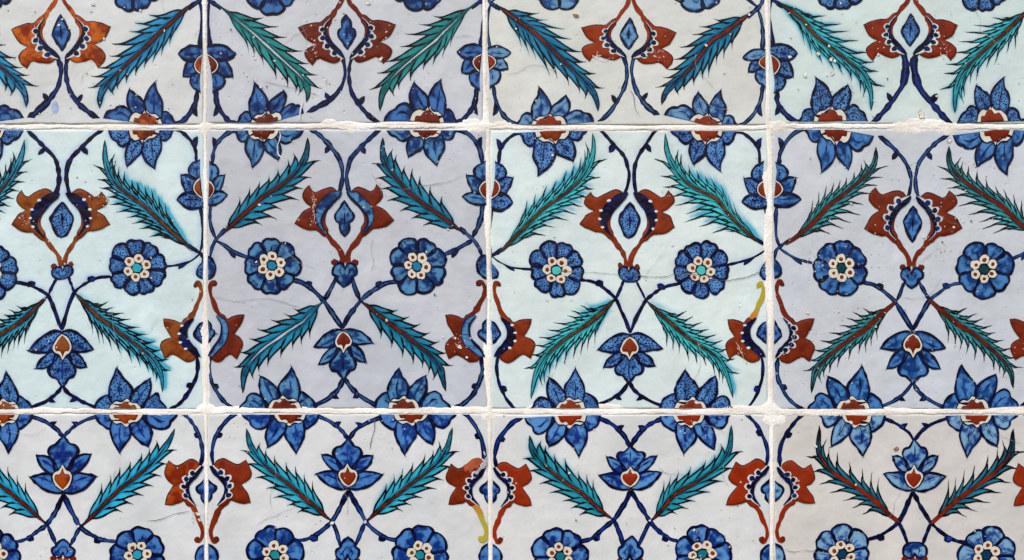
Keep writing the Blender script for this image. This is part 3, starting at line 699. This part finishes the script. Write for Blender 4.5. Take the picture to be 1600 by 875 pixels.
    def palmette(s):
        lk = s.lk; roots = []
        first = None
        for sd in (1, -1):
            p = Part(sd)
            cs = segs([(9,-112),(11,-120),(20,-127),(31,-125),(41,-121)],[(41,-121),(46,-124),(50,-133)],[(50,-133),(57,-125),(60,-115),(56,-106),(49,-99)],
                      [(49,-99),(61,-93),(69,-84),(76,-75)],[(76,-75),(66,-67),(54,-63),(44,-62),(34,-53),(27,-50)],[(27,-50),(25,-62),(30,-74),(26,-90),(9,-112)])
            if sd == -1 and first is not None: pass
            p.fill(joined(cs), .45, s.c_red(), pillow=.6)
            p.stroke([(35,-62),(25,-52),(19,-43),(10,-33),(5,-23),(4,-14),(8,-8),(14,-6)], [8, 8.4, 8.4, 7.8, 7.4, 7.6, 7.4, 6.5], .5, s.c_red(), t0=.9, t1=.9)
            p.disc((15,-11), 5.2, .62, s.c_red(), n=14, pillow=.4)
            for c in cs[:-1]: p.stroke(c, .9, 1.12, lin((60, 24, 10)), t0=.4, t1=.3, raw=True, jit=.5)
            o = s.emit(p, 'palmette_half', mat=MATR[s.key], stain=None)
            if o is None: continue
            first = first or o
            s.band(sd, [(4,-120),(9,-112),(24,-97),(33,-85),(36,-74),(33,-64),(27,-57)], [(9,-121),(22,-119),(36,-106),(44,-93),(45,-78),(40,-66),(29,-55)], o)
        if first is not None: s.drop(s.root)
    def band(s, sd, inner, outer, o):
        lk = s.lk; p = Part(sd)
        ci, co = catmull(inner), catmull(outer)
        ti = np.linspace(0, 1, 24)
        ii = np.array([ci[int(t * (len(ci) - 1))] for t in ti]); oo = np.array([co[int(t * (len(co) - 1))] for t in ti])
        if lk['band'] == 'wash':
            poly = np.vstack([ii, oo[::-1]]); p.fill(poly, 1.25, s.c_petal()); 
            p.stroke(co, 1.6, 1.45, s.c_navy(), raw=True)
            for k in (7, 13, 18): p.stroke([ii[k], oo[k]], 1.3, 1.42, s.c_navy())
        elif lk['band'] == 'navy':
            poly = np.vstack([ii, (ii * .12 + oo * .88)[::-1]]); p.fill(poly, 1.25, s.c_navy(.3))
            for k in (6, 10, 14, 18): p.disc(oo[k] * .9 + ii[k] * .1, 2.6, 1.42, lin(lk['bg']) * .95, n=9, ell=.8)
            for k in (8, 12, 16): p.disc(oo[k] * .75 + ii[k] * .25, 3.0, 1.52, s.c_navy(.4), n=9)
        else:
            poly = np.vstack([ii, (ii * .35 + oo * .65)[::-1]]); p.fill(poly, 1.25, lin(lk['bg']) * .95)
            ww = (ii * .25 + oo * .75)
            poly = np.vstack([ii, (ii * .6 + oo * .4)[::-1]]); p.fill(poly, 1.36, s.c_navy(.6))
            for k in (5, 9, 13, 17):
                q = oo[k] * .66 + ii[k] * .34
                p.disc(q, 5.4, 1.48, lin(lk['bg']) * .97, n=12); p.disc(q * .86 + ii[k] * .14, 4.1, 1.6, s.c_petal(lk['petd'], lk['navy']), n=10)
        s_in = p; 
        p.stroke(ci, [2.6, 4.2, 3.6, 3, 2.6, 2.0], 1.7, s.c_navy(.2), t0=.9, t1=.2, raw=True)
        s.emit(p, 'inner_band', o)
    def side_palmette(s, side, stalk=None):
        lk = s.lk; p = Part(side); red = s.c_red()
        cs = segs([(196,70),(189,73),(184,79),(176,75),(166,72),(157,72)],[(157,72),(161,86),(166,95),(171,104)],[(171,104),(162,111),(157,122),(163,142)],
                  [(163,142),(174,135),(183,138),(196,146),(208,143),(211,134)],[(211,134),(203,124),(194,108),(193,92),(203,74),(196,70)])
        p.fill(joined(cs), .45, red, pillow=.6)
        sc = red if stalk is None else (lambda P, D: lin((176, 160, 52)) + (lin((188, 120, 44)) - lin((176, 160, 52))) * np.clip((P[:, 1] - 55) / 14, 0, 1)[:, None])
        p.stroke([(196,74),(204,64),(209,52),(214,42),(216,32),(213,22),(208,19),(204,22)], [8.5, 8.8, 8.2, 7.4, 7, 6.8, 6.6, 5.5], .6 if stalk is None else 1.15, sc, t0=.9, t1=.9)
        p.disc((207,22), 4.6, .72, sc if stalk is None else sc, n=12, pillow=.4)
        for c in cs[:-1]: p.stroke(c, .9, 1.12, lin((60, 24, 10)), t0=.4, t1=.3, raw=True, jit=.5)
        o = s.emit(p, 'palmette_half', mat=MATR[s.key], stain=None, label=(None if stalk is None else 'palmette with a yellow green stalk'))
        if o is None: return
        s.band(side, [(217,138),(210,126),(202,117),(195,106),(194,92),(198,82),(205,74)], [(209,138),(197,128),(186,118),(182,104),(183,90),(188,80),(201,73)], o)
        s.drop(s.root, half=side)
        k = Part(side); cs = segs([(221,-22),(211,-19),(205,-8),(206,2),(210,9),(216,14),(221,16)],[(221,16),(221,-22)])
        k.fill(joined(cs), .5, s.c_petal(blotch=[((214,-4),4)]));
        if lk['dots']: s.dots(k, joined(cs), .62)
        s.outline(k, cs[:1], 2.3, .75); s.emit(k, 'knot')
    def knot(s):
        lk = s.lk; k = Part(1)
        cs = segs([(0,0),(4,-9),(11,-9),(17,-2),(17,7),(11,12),(9,18),(0,28)],[(0,28),(-9,18),(-11,12),(-17,7),(-17,-2),(-11,-9),(-4,-9),(0,0)])
        if lk['drop'] == 'round': cs = segs([(0,-3),(4,-10),(12,-10),(18,-3),(17,8),(9,15),(0,17)],[(0,17),(-9,15),(-17,8),(-18,-3),(-12,-10),(-4,-10),(0,-3)])
        k.fill(joined(cs), .55, s.c_petal(blotch=[((0,10),4),((-9,2),2.5),((9,2),2.5)]))
        if lk['dots']: s.dots(k, joined(cs), .68)
        k.stroke([(5,-5),(7,3),(2,13)], 1.8, .7, s.c_navy(), t0=.3, t1=.3); k.stroke([(-5,-5),(-7,3),(-2,13)], 1.8, .7, s.c_navy(), t0=.3, t1=.3)
        s.outline(k, cs, 2.4, .8); s.emit(k, 'knot')
    def paint(s):
        lk = s.lk; key = s.key
        for sd in (1, -1):
            s.stem(sd, [(57,-221),(40,-208),(23,-190),(10,-171),(5,-153),(4,-137),(7,-122),(13,-112)], w0=[1, 1, 1, 1, .95, .8],
                   thorn=[[[(27,-194),(33,-186),(34,-176)],[(34,-176),(27,-179),(21,-186)],[(21,-186),(27,-194)]]])
            s.stem(sd, [(164,-221),(184,-216),(200,-203),(210,-186),(214,-164)],
                   thorn=[[[(203,-199),(206,-208),(214,-214)],[(214,-214),(213,-200),(212,-188)],[(212,-188),(203,-199)]]])
            s.stem(sd, [(214,-104),(212,-84),(206,-65),(198,-49)])
            s.stem(sd, [(180,-64),(190,-55),(200,-46),(208,-34),(213,-20)], w=lk['stemw'] * .9)
            s.stem(sd, [(200,-47),(187,-39),(172,-29),(155,-21),(135,-12),(118,-6)], w=lk['stemw'] * .9, thorn=[[[(174,-30),(164,-22),(164,-12)],[(164,-12),(171,-18),(180,-31)],[(180,-31),(174,-30)]]])
            s.stem(sd, [(110,0),(94,13),(80,19),(66,22),(53,28),(36,40),(24,51),(14,66),(6,80),(0,93)],
                   thorn=[[[(62,24),(52,17),(42,19)],[(42,19),(44,28),(56,31)],[(56,31),(62,24)]]])
            s.stem(sd, [(11,13),(17,32),(24,50)], w=lk['stemw'] * .95)
            s.stem(sd, [(0,168),(9,186),(26,203),(46,214),(56,219)],
                   thorn=[[[(8,184),(16,194),(9,209)],[(9,209),(20,207),(22,198)],[(22,198),(8,184)]]])
            s.stem(sd, [(168,220),(184,212),(199,197),(210,177),(214,156),(212,138)],
                   thorn=[[[(204,190),(195,186),(197,178)],[(197,178),(204,178),(209,182)],[(209,182),(204,190)]]])
            ribs = {'M1': {(-1, 'LL'): 'white'}}.get(key, {})
            s.leaf(sd, [(187,-55),(149,-83),(109,-112),(83,-138),(66,-159),(58,-182),(58,-205)], 50, rib=ribs.get((sd, 'LU')))
            s.leaf(sd, [(23,49),(60,78),(101,108),(132,133),(150,158),(158,192)], 45, rib=ribs.get((sd, 'LL')))
            s.rosette(sd, (113,-4))
            s.tulip_top(sd); s.tulip_bottom(sd); s.side_lotus(sd)
            s.side_palmette(sd, stalk='yellow' if (key, sd) in (('M2', 1), ('B1', -1)) else None)
        s.palmette(); s.lotus(); s.knot()
    # ---- tile body, its face stained by pigment that ran in the glaze
    def body(s):
        lk = s.lk; x0, x1, y0, y1 = s.rect; st = 2.0
        nx, ny = int((x1 - x0) / st) + 1, int((y1 - y0) / st) + 1
        cov = {k: np.zeros((ny, nx)) for k in ('navy', 'teal')}
        for kind, fa in s.stain:
            i = np.clip(((fa[:, 0] - x0) / st).astype(int), 0, nx - 1); j = np.clip(((fa[:, 1] - y0) / st).astype(int), 0, ny - 1)
            np.add.at(cov[kind], (j, i), fa[:, 2] / (st * st))
        def blur(a, sg):
            r = int(sg * 3) + 1; k = np.exp(-.5 * (np.arange(-r, r + 1) / sg) ** 2); k /= k.sum()
            a = np.apply_along_axis(lambda v: np.convolve(np.pad(v, r, 'edge'), k, 'valid'), 0, a)
            return np.apply_along_axis(lambda v: np.convolve(np.pad(v, r, 'edge'), k, 'valid'), 1, a)
        nv = np.minimum(cov['navy'], 1); tl = np.minimum(cov['teal'], 1)
        dx, dy = lk['tealdir']
        b_n = blur(nv, 1.2) * .75 + blur(nv, 3.0) * .25
        t2 = np.roll(np.roll(tl, int(dy / st), 0), int(dx / st), 1) if lk['tealdir'] != (0, 0) else tl
        b_t = blur(t2, 1.1) * .75 + blur(t2, 2.6) * .25
        X, Y = np.meshgrid(x0 + np.arange(nx) * (x1 - x0) / (nx - 1), y0 + np.arange(ny) * (y1 - y0) / (ny - 1))
        P = np.stack([X.ravel(), Y.ravel()], 1)
        big = vnoise(P, 70, s.seed + 31)
        patch = np.clip(vnoise(P, 55, s.seed + 41) * 1.7 - .35, 0, 1.2)
        C = np.broadcast_to(lin(lk['bg']), (len(P), 3)).copy()
        tone = (.93 + .12 * big + .04 * vnoise(P, 16, s.seed + 2))[:, None]
        warm = (vnoise(P, 110, s.seed + 77) - .5)[:, None] * np.array([.025, .0, -.03])
        C = C * tone * (1 + warm)
        kt = np.clip(b_t.ravel() * lk['teal'] * (.2 + patch ** 1.5 * 1.6) * 2.2, 0, .9)[:, None]
        C = C * (1 - kt) + lin((10, 160, 190)) * kt
        kn = np.clip(b_n.ravel() * lk['halo'] * 1.5, 0, .7)[:, None]
        C = C * (1 - kn) + lin((70, 120, 205)) * kn
        # rings: rounded shoulder then sides
        xs = np.concatenate([[x0], x0 + np.arange(nx) * (x1 - x0) / (nx - 1), [x1]]); ys = np.concatenate([[y0], y0 + np.arange(ny) * (y1 - y0) / (ny - 1), [y1]])
        ix = np.clip(np.arange(nx + 2) - 1, 0, nx - 1); iy = np.clip(np.arange(ny + 2) - 1, 0, ny - 1)
        XX, YY = np.meshgrid(xs, ys); CC = C.reshape(ny, nx, 3)[np.ix_(iy, ix)]
        H = np.zeros((ny + 2, nx + 2)); H[1, :] = H[-2, :] = -.45; H[:, 1] = H[:, -2] = -.45
        H[2, 2:-2] = -.1; H[-3, 2:-2] = -.1; H[2:-2, 2] = -.1; H[2:-2, -3] = -.1
        H[0, :] = H[-1, :] = -14; H[:, 0] = H[:, -1] = -14
        V = np.stack([(XX - s.ox) * S, -H * S, -(YY - s.oy) * S], -1).reshape(-1, 3)
        W = nx + 2; idx = np.arange((ny + 1) * (nx + 1)); a = (idx // (nx + 1)) * W + idx % (nx + 1)
        F = np.stack([a, a + W, a + W + 1, a + 1], 1)
        me = bpy.data.meshes.new('glazed_body'); me.vertices.add(len(V)); me.vertices.foreach_set('co', V.ravel())
        me.loops.add(F.size); me.loops.foreach_set('vertex_index', F.ravel().astype(np.int32)); me.polygons.add(len(F))
        me.polygons.foreach_set('loop_start', np.arange(0, F.size, 4, dtype=np.int32)); me.polygons.foreach_set('loop_total', np.full(len(F), 4, np.int32)); me.update(calc_edges=True)
        ca = me.color_attributes.new('pigment', 'FLOAT_COLOR', 'POINT'); buf = np.ones((len(V), 4), np.float32); buf[:, :3] = CC.reshape(-1, 3); ca.data.foreach_set('color', buf.ravel())
        me.materials.append(MAT[s.key]); me.polygons.foreach_set('use_smooth', [True] * len(F)); me.validate()
        o = bpy.data.objects.new('glazed_body', me); COL.objects.link(o); o.parent = s.root
    def raw(s): return Part(1, raw=True)
    def chip(s, x, y, r, col=(228,220,208), ell=.7, rot=None, rim=True):
        p = s.raw(); n = max(8, int(r * 3)); th = np.linspace(0, 2 * math.pi, n, endpoint=False)
        q = r * np.array([rnd.uniform(.55, 1.15) for _ in th]); rot = rnd.uniform(0, 3.1) if rot is None else rot
        pts = np.stack([np.cos(th) * q, np.sin(th) * q * ell], 1) @ np.array([[math.cos(rot), math.sin(rot)], [-math.sin(rot), math.cos(rot)]]) + (x, y)
        c1 = lin(col); sdd = rnd.randrange(999)
        p.fill(pts, 1.95, (lambda P, D: c1 * (.75 + .45 * vnoise(P, 2.5, sdd))[:, None]), spacing=1.5)
        if rim: p.stroke(np.vstack([pts, pts[:1]])[: n // 2 + 1], .7, 2.1, lin((110, 96, 84)), raw=True)
        s.emit(p, 'glaze_chip', mat=M_CHIP, stain=None)
    def patch(s, pts, col, mat=None, h=1.9, name='glaze_chip'):
        p = s.raw(); c1 = lin(col); sdd = rnd.randrange(999)
        p.fill(catmull(pts + [pts[0]])[:-1], h, (lambda P, D: c1 * (.8 + .4 * vnoise(P, 5, sdd))[:, None]))
        s.emit(p, name, mat=mat or M_CHIP, stain=None)
    def crack(s, pts, w=.7, col=(120,108,100), jit=1.1):
        c = catmull(pts, 3); c = c + np.array([[rnd.uniform(-jit, jit), rnd.uniform(-jit, jit)] for _ in c]) * .6
        p = s.raw(); p.stroke(c, w, 1.9, lin(col), t0=.2, t1=.1, raw=True, jit=.5)
        s.emit(p, 'hairline_crack', mat=M_CHIP, stain=None)
    def specks(s):
        x0, x1, y0, y1 = s.rect; p = s.raw()
        cl = [(rnd.uniform(x0 + 20, x1 - 20), rnd.uniform(max(y0, 0) + 10, min(y1, 875) - 5)) for _ in range(5)]
        for _ in range(s.lk['chips'] * 2):
            if rnd.random() < .5:
                c = rnd.choice(cl); x, y = rnd.gauss(c[0], 26), rnd.gauss(c[1], 20)
            else: x, y = rnd.uniform(x0, x1), rnd.uniform(y0, y1)
            if not (x0 + 4 < x < x1 - 4 and y0 + 4 < y < y1 - 4): continue
            r = rnd.uniform(.5, 1.2) if rnd.random() < .82 else rnd.uniform(1.2, 2.4)
            dark = rnd.random() < .4
            col = lin((96, 84, 78)) if dark else lin((226, 222, 214))
            if dark: r *= .7
            p.disc((x, y), r, 2.0, col, n=7, ell=rnd.uniform(.5, 1), rot=rnd.uniform(0, 3))
        o = s.emit(p, 'glaze_pitting', mat=M_CHIP, stain=None)
        if o: o['kind'] = 'stuff'
        for _ in range(3):
            x, y = rnd.uniform(x0 + 30, x1 - 30), rnd.uniform(max(y0, 0) + 10, min(y1, 875) - 10); a = rnd.uniform(0, 6.28); q = [(x, y)]
            for _ in range(rnd.randrange(3, 7)):
                a += rnd.uniform(-.5, .5); x += math.cos(a) * 14; y += math.sin(a) * 14
                if x0 + 5 < x < x1 - 5 and y0 + 5 < y < y1 - 5: q.append((x, y))
            if len(q) > 2: s.crack(q, w=.45, col=tuple(int(c * .8) for c in s.lk['bg']))

LABELS = {
 'T0': 'top row tile at the left edge with orange highlights painted into its glossy red palmette',
 'T1': 'lavender grey top row tile whose dark green feather leaves have white ribs',
 'T2': 'cream tinted top row tile with dark blue-green leaves and pale blue tulips',
 'T3': 'pitted mint tile in the top right corner with turquoise hairy leaves',
 'M0': 'pale turquoise middle row tile at the left edge with brown palmettes',
 'M1': 'lavender blue middle row tile with washed blue flowers and one white ribbed leaf',
 'M2': 'mint middle row tile with speckled flowers and a yellow green stalk near its right edge',
 'M3': 'pitted grey middle row tile with broad red leaf ribs, at the right edge',
 'B0': 'light grey tile in the bottom left corner with bright turquoise leaves',
 'B1': 'light grey bottom row tile with a chipped palmette and yellow stalk',
 'B2': 'light grey bottom row tile with plain bright red palmettes, left of the beige tile',
 'B3': 'warm beige tile in the bottom right corner with pale streaked flowers and dark spiky leaves',
}
P_ = {}
for key in TILES:
    s = Painter(key); P_[key] = s
    s.paint(); s.body(); s.specks()
    s.root['label'] = LABELS[key]; s.root['category'] = 'tile'; s.root['group'] = 'painted ceramic wall tiles'
    s.root.rotation_euler = (math.radians(rnd.uniform(-.12, .12)), 0, math.radians(rnd.uniform(-.12, .12)))

# ---- damage seen on particular tiles
W_ = (232, 226, 216)
P_['M2'].crack([(990,428),(1010,432),(1040,432),(1060,428),(1100,430),(1125,438),(1150,436),(1175,430),(1197,418)], .9)
P_['M2'].crack([(870,424),(930,426),(975,430)], .5)
P_['M1'].crack([(437,203),(438,214),(434,228),(435,240),(442,250),(446,262)], 1.6, (226,224,224), .6)
P_['M1'].crack([(620,300),(650,292),(690,286),(722,276)], .6); P_['M1'].crack([(330,462),(370,470),(420,466),(470,480)], .6, (170,172,180))
P_['T1'].crack([(474,158),(470,170),(469,182),(468,190)], 2.2, (222,222,222), .7)
P_['T1'].crack([(415,128),(440,134),(470,140),(500,150)], .5); P_['T2'].crack([(983,138),(990,150),(992,168),(1000,182)], .8)
P_['T0'].crack([(0,194),(60,191),(100,193),(180,191),(240,194)], .7)
P_['B0'].crack([(228,814),(250,811),(275,802),(298,799)], .8, (90,84,80)); P_['B1'].crack([(586,650),(585,670),(580,688),(577,704)], .8, (100,92,88))
P_['B3'].crack([(1226,858),(1240,862),(1262,860),(1300,868)], .6); P_['M3'].crack([(1462,330),(1480,345),(1500,352)], .5)
P_['B1'].patch([(724,727),(731,723),(738,717),(749,715),(755,721),(748,727),(750,732),(741,731),(736,739),(731,734),(727,737)], (166,84,54), MATR['B1'], 1.25)
P_['B1'].patch([(752,727),(756,719),(760,714),(762,724),(757,731),(751,734),(746,741),(741,738),(747,733)], (168,170,178)); P_['B1'].chip(757, 708, 4, W_, .3, 1.2)
for k, x, y, r in [('T3',1298,93,4),('T3',1295,72,3),('T3',1278,84,4),('T3',1234,89,4),('T3',1258,118,4.5),('T3',1235,58,2.5),('T3',1304,95,3.5),('T3',1440,178,8),('T3',1300,115,4),
                   ('T2',900,24,5),('T1',595,92,4.5),('T0',257,48,2.2),('T2',806,45,2.6),('T2',1103,71,3),('T1',575,4,5),('T0',145,6,4),('T0',142,17,3),('T0',92,39,3.2),('T0',108,44,2),
                   ('T3',1365,193-12,3),('M0',270,345,1.8),('M3',1483,219,5),('M3',1272,323,2.4),('M3',1330,318,2.6),('B3',1400,701,4.5),('B3',1274,697,3),('B3',1337,757,2.2),
                   ('B2',1157,753,2),('M1',604,500,3),('M1',406,320,3),('M1',700,358,2.6),('M1',718,542,4),('M1',711,528,2.6),('M2',1155,478,1.6),('T1',481,73,2.8),('T1',489,70,3.2),('T1',604,50,2),
                   ('B0',309,803,4),('B0',312,812,3),('M3',1232,505,2),('T1',533,93,2),('M3',1410,298,2),('M3',1262,488,3.5),('B1',519,817,3.5),('B1',571,815,3.5),('B2',1015,813,3),('B0',122,822,3)]:
    P_[k].chip(x, y, r, W_ if (k, x) not in (('T2',900),('B3',1400)) else (150,104,84))
for k, x, y, r in [('M1',679,460,2.4)]:
    P_[k].chip(x, y, r, (20,110,170), .9, rim=False)
P_['T0'].patch([(82,160),(88,158),(92,168),(90,176),(84,178),(80,170)], (160,178,208), MAT['T0'], .06, 'paint_stain')
for k, pts in {'M1': [(488,300),(492,312),(490,325),(492,340),(488,350)], 'T2': [(925,85),(932,92),(945,95),(955,90)], 'M2': [(1150,535),(1158,550),(1163,562)]}.items():
    P_[k].crack(pts, .9, (224,190,178), 1.8)
for (k, cx_, cy_, sx_, sy_, n) in [('M1',490,325,4,22,16),('M1',592,292,9,7,9),('M2',1156,548,8,14,18),('M2',1040,300,16,8,12),('T2',1027,85,10,10,22),('T2',933,86,10,6,12),('T1',493,70,8,14,14),('T3',1475,80,12,10,14),
                                  ('M0',165,312,10,10,16),('M0',37,345,12,6,14),('M3',1500,300,8,10,10),('M3',1285,400,34,40,40),('M3',1460,395,24,20,26),('T1',510,130,10,6,14),('M1',715,535,8,12,14),('B0',302,808,5,8,8)]:
    p = P_[k].raw()
    for _ in range(n):
        a = rnd.uniform(0, 3)
        p.disc((rnd.gauss(cx_, sx_ * .6), rnd.gauss(cy_, sy_ * .6)), rnd.uniform(.5, 1.5), 2.05, lin((222, 196, 184)) * rnd.uniform(.7, 1.05), n=7, ell=rnd.uniform(.3, 1), rot=a)
    o = P_[k].emit(p, 'worn_speckle', mat=M_CHIP, stain=None)
    if o: o['kind'] = 'stuff'

# ------------------------------------------------------------------ mortar wall with raised joints
wall = bpy.data.objects.new('mortar_wall', None); COL.objects.link(wall); wall.location = (0, 14 * S, 0); wall.empty_display_size = .02
wall['label'] = 'rough cream mortar wall showing as white joints between all the painted tiles'; wall['category'] = 'wall'
def grid_mesh(name, X, Y, H, mat, parent):
    ny, nx = X.shape
    V = np.stack([(X - CX) * S, -H * S - 14 * S, -(Y - CY) * S], -1).reshape(-1, 3)
    idx = np.arange((ny - 1) * (nx - 1)); a = (idx // (nx - 1)) * nx + idx % (nx - 1); F = np.stack([a, a + nx, a + nx + 1, a + 1], 1)
    me = bpy.data.meshes.new(name); me.from_pydata(V.tolist(), [], F.tolist()); me.materials.append(mat); me.polygons.foreach_set('use_smooth', [True] * len(F)); me.update()
    o = bpy.data.objects.new(name, me); COL.objects.link(o); o.parent = parent; return o
X, Y = np.meshgrid(np.linspace(-150, 1680, 40), np.linspace(-275, 1120, 30))
bed = grid_mesh('mortar_bed', X, Y, -12.0 + vnoise(np.stack([X.ravel(), Y.ravel()], 1), 60, 3).reshape(X.shape), M_MORTAR, wall)
# smears of mortar lying over the tile rims: (x, y, rx, ry, height)
SMEAR = [(748,196,34,5,2.2),(735,190,16,5,1.4),(742,199,20,8,1.9),(790,193,22,6,1.3),(1440,194,36,9,2.4),(1441,181,6,8,1.6),(545,194,26,5,2),(548,202,8,7,2),(515,190,10,4,1.6),(560,198,18,5,1.8),(640,193,40,3,2),
         (1215,198,16,8,2),(1420,202,24,7,2),(1205,640,14,10,2),(765,650,14,7,1.6),(840,636,20,5,1.5),(930,634,40,4,1.2),(1150,640,40,6,1.6),(250,646,40,4,1.8),(60,641,30,4,1.4),(700,640,60,4,1.6),
         (1290,646,60,4,1.7),(752,732,9,16,2.2),(1200,400,5,60,1.2),(760,300,4,80,1.0),(322,560,5,60,1.2),(318,520,5,24,1.2),(1196,290,6,16,1.6),(1208,655,14,8,1.5),(372,640,30,4,1.3),(905,200,60,4,1.4),(1560,640,40,5,1.4),
         (322,640,10,8,1.6),(320,200,10,8,1.4),(762,560,6,30,1.2),(1480,200,16,8,1.2),(1388,642,30,5,1.2),(468,640,24,5,1.4),(180,200,40,4,1.0),(1100,200,50,4,1.2)]
def joint(name, pts, vertical, seed, wbase):
    pts = np.array(pts, float)
    lo, hi = (-248, 1092) if vertical else (-124, 1650)
    u = np.arange(lo, hi, 1.1); v = np.arange(-22, 22.01, .8)
    U, Vv = np.meshgrid(u, v)
    ctr = np.interp(u, pts[:, 0], pts[:, 1])
    if vertical: Xg = ctr[None] + Vv; Yg = U
    else: Xg = U; Yg = ctr[None] + Vv
    P = np.stack([Xg.ravel(), Yg.ravel()], 1); z1 = np.stack([u, u * 0], 1)
    kv = .55 if vertical else 1.0
    wl = wbase + 2.2 * (vnoise(z1, 60, seed) - .5) + 2.6 * kv * (vnoise(z1, 17, seed + 1) - .5) + 1.4 * kv * (vnoise(z1, 5, seed + 2) - .5)
    wr = wbase + 2.2 * (vnoise(z1, 50, seed + 7) - .5) + 2.6 * kv * (vnoise(z1, 15, seed + 8) - .5) + 1.4 * kv * (vnoise(z1, 4, seed + 9) - .5)
    w = np.where(Vv < 0, wl[None], wr[None])
    r = np.abs(Vv) / w
    H = .65 * (1 - r ** 6)
    H = np.maximum(H, -5)
    n = vnoise(P, 5, seed + 20).reshape(Xg.shape) - .5; n2 = vnoise(P, 2.2, seed + 21).reshape(Xg.shape) - .5; n3 = vnoise(P, 14, seed + 22).reshape(Xg.shape) - .5
    for (sx, sy, rx, ry, hh) in SMEAR:
        d = ((Xg - sx) / rx) ** 2 + ((Yg - sy) / ry) ** 2
        d = d + 1.1 * n3 + .9 * n
        H = np.maximum(H, hh * .42 * np.clip(1 - d, -4, 1) + .1)
    H = H + n * .3 * kv + n2 * .2
    H[0] = H[-1] = -8
    o = grid_mesh(name, Xg if True else Xg, Yg, H, M_MORTAR, wall)
    if vertical:
        o.data.flip_normals()
V = {0: [(-250,-122),(1100,-120)], 1: [(-250,319.5),(0,320),(200,320.5),(420,321),(640,322),(875,323),(1100,324)], 2: [(-250,756),(0,756.5),(130,757.5),(200,762),(420,764),(640,765),(875,766.5),(1100,768)],
     3: [(-250,1198),(0,1199),(190,1200),(240,1203.5),(640,1205.5),(875,1206.5),(1100,1208)], 4: [(-250,1646),(1100,1651)]}
for i in (1, 2, 3): joint('grout_joint', V[i], True, 100 + i * 31, 2.9)
joint('grout_joint', [(-130,198),(0,198.5),(200,198.5),(320,198.5),(500,197.5),(700,197),(762,199),(1000,200),(1180,201),(1240,197.5),(1440,197.5),(1600,198.5),(1700,198)], False, 300, 3.0)
joint('grout_joint', [(-130,643),(320,643),(800,643),(1200,643.5),(1700,643)], False, 400, 3.3)

# ------------------------------------------------------------------ camera, light
cd = bpy.data.cameras.new('camera'); cam = bpy.data.objects.new('camera', cd); COL.objects.link(cam)
D = 2.2; cam.location = (0, -D, 0); cam.rotation_euler = (math.radians(90), 0, 0); cd.sensor_width = 36; cd.lens = 36 * D / (1600 * S); cd.clip_start = .05; cd.clip_end = 200
scene.camera = cam
w = bpy.data.worlds.new('World'); scene.world = w; w.use_nodes = True; nt = w.node_tree; nt.nodes.clear()
sky = nt.nodes.new('ShaderNodeTexSky'); sky.sky_type = 'NISHITA'; sky.sun_disc = False
el, az = math.radians(48), math.radians(24)      # light from above, a little left of the camera
sky.sun_elevation = el; sky.sun_rotation = math.pi + az; sky.air_density = 1.0; sky.dust_density = 3.0; sky.ozone_density = 1.0
bgn = nt.nodes.new('ShaderNodeBackground'); bgn.inputs[1].default_value = .1; wo = nt.nodes.new('ShaderNodeOutputWorld')
nt.links.new(sky.outputs[0], bgn.inputs[0]); nt.links.new(bgn.outputs[0], wo.inputs[0])
sd = bpy.data.lights.new('sun', 'SUN'); sd.energy = 1.5; sd.angle = math.radians(35); sd.color = (1, .985, .945)
so = bpy.data.objects.new('sun', sd); COL.objects.link(so)
dirv = Vector((-math.sin(az) * math.cos(el), -math.cos(az) * math.cos(el), math.sin(el)))
so.rotation_euler = dirv.to_track_quat('Z', 'Y').to_euler()
scene.view_settings.view_transform = 'Standard'; scene.view_settings.look = 'None'; scene.view_settings.exposure = 0.62; scene.view_settings.gamma = 1
scene.render.engine = 'CYCLES'
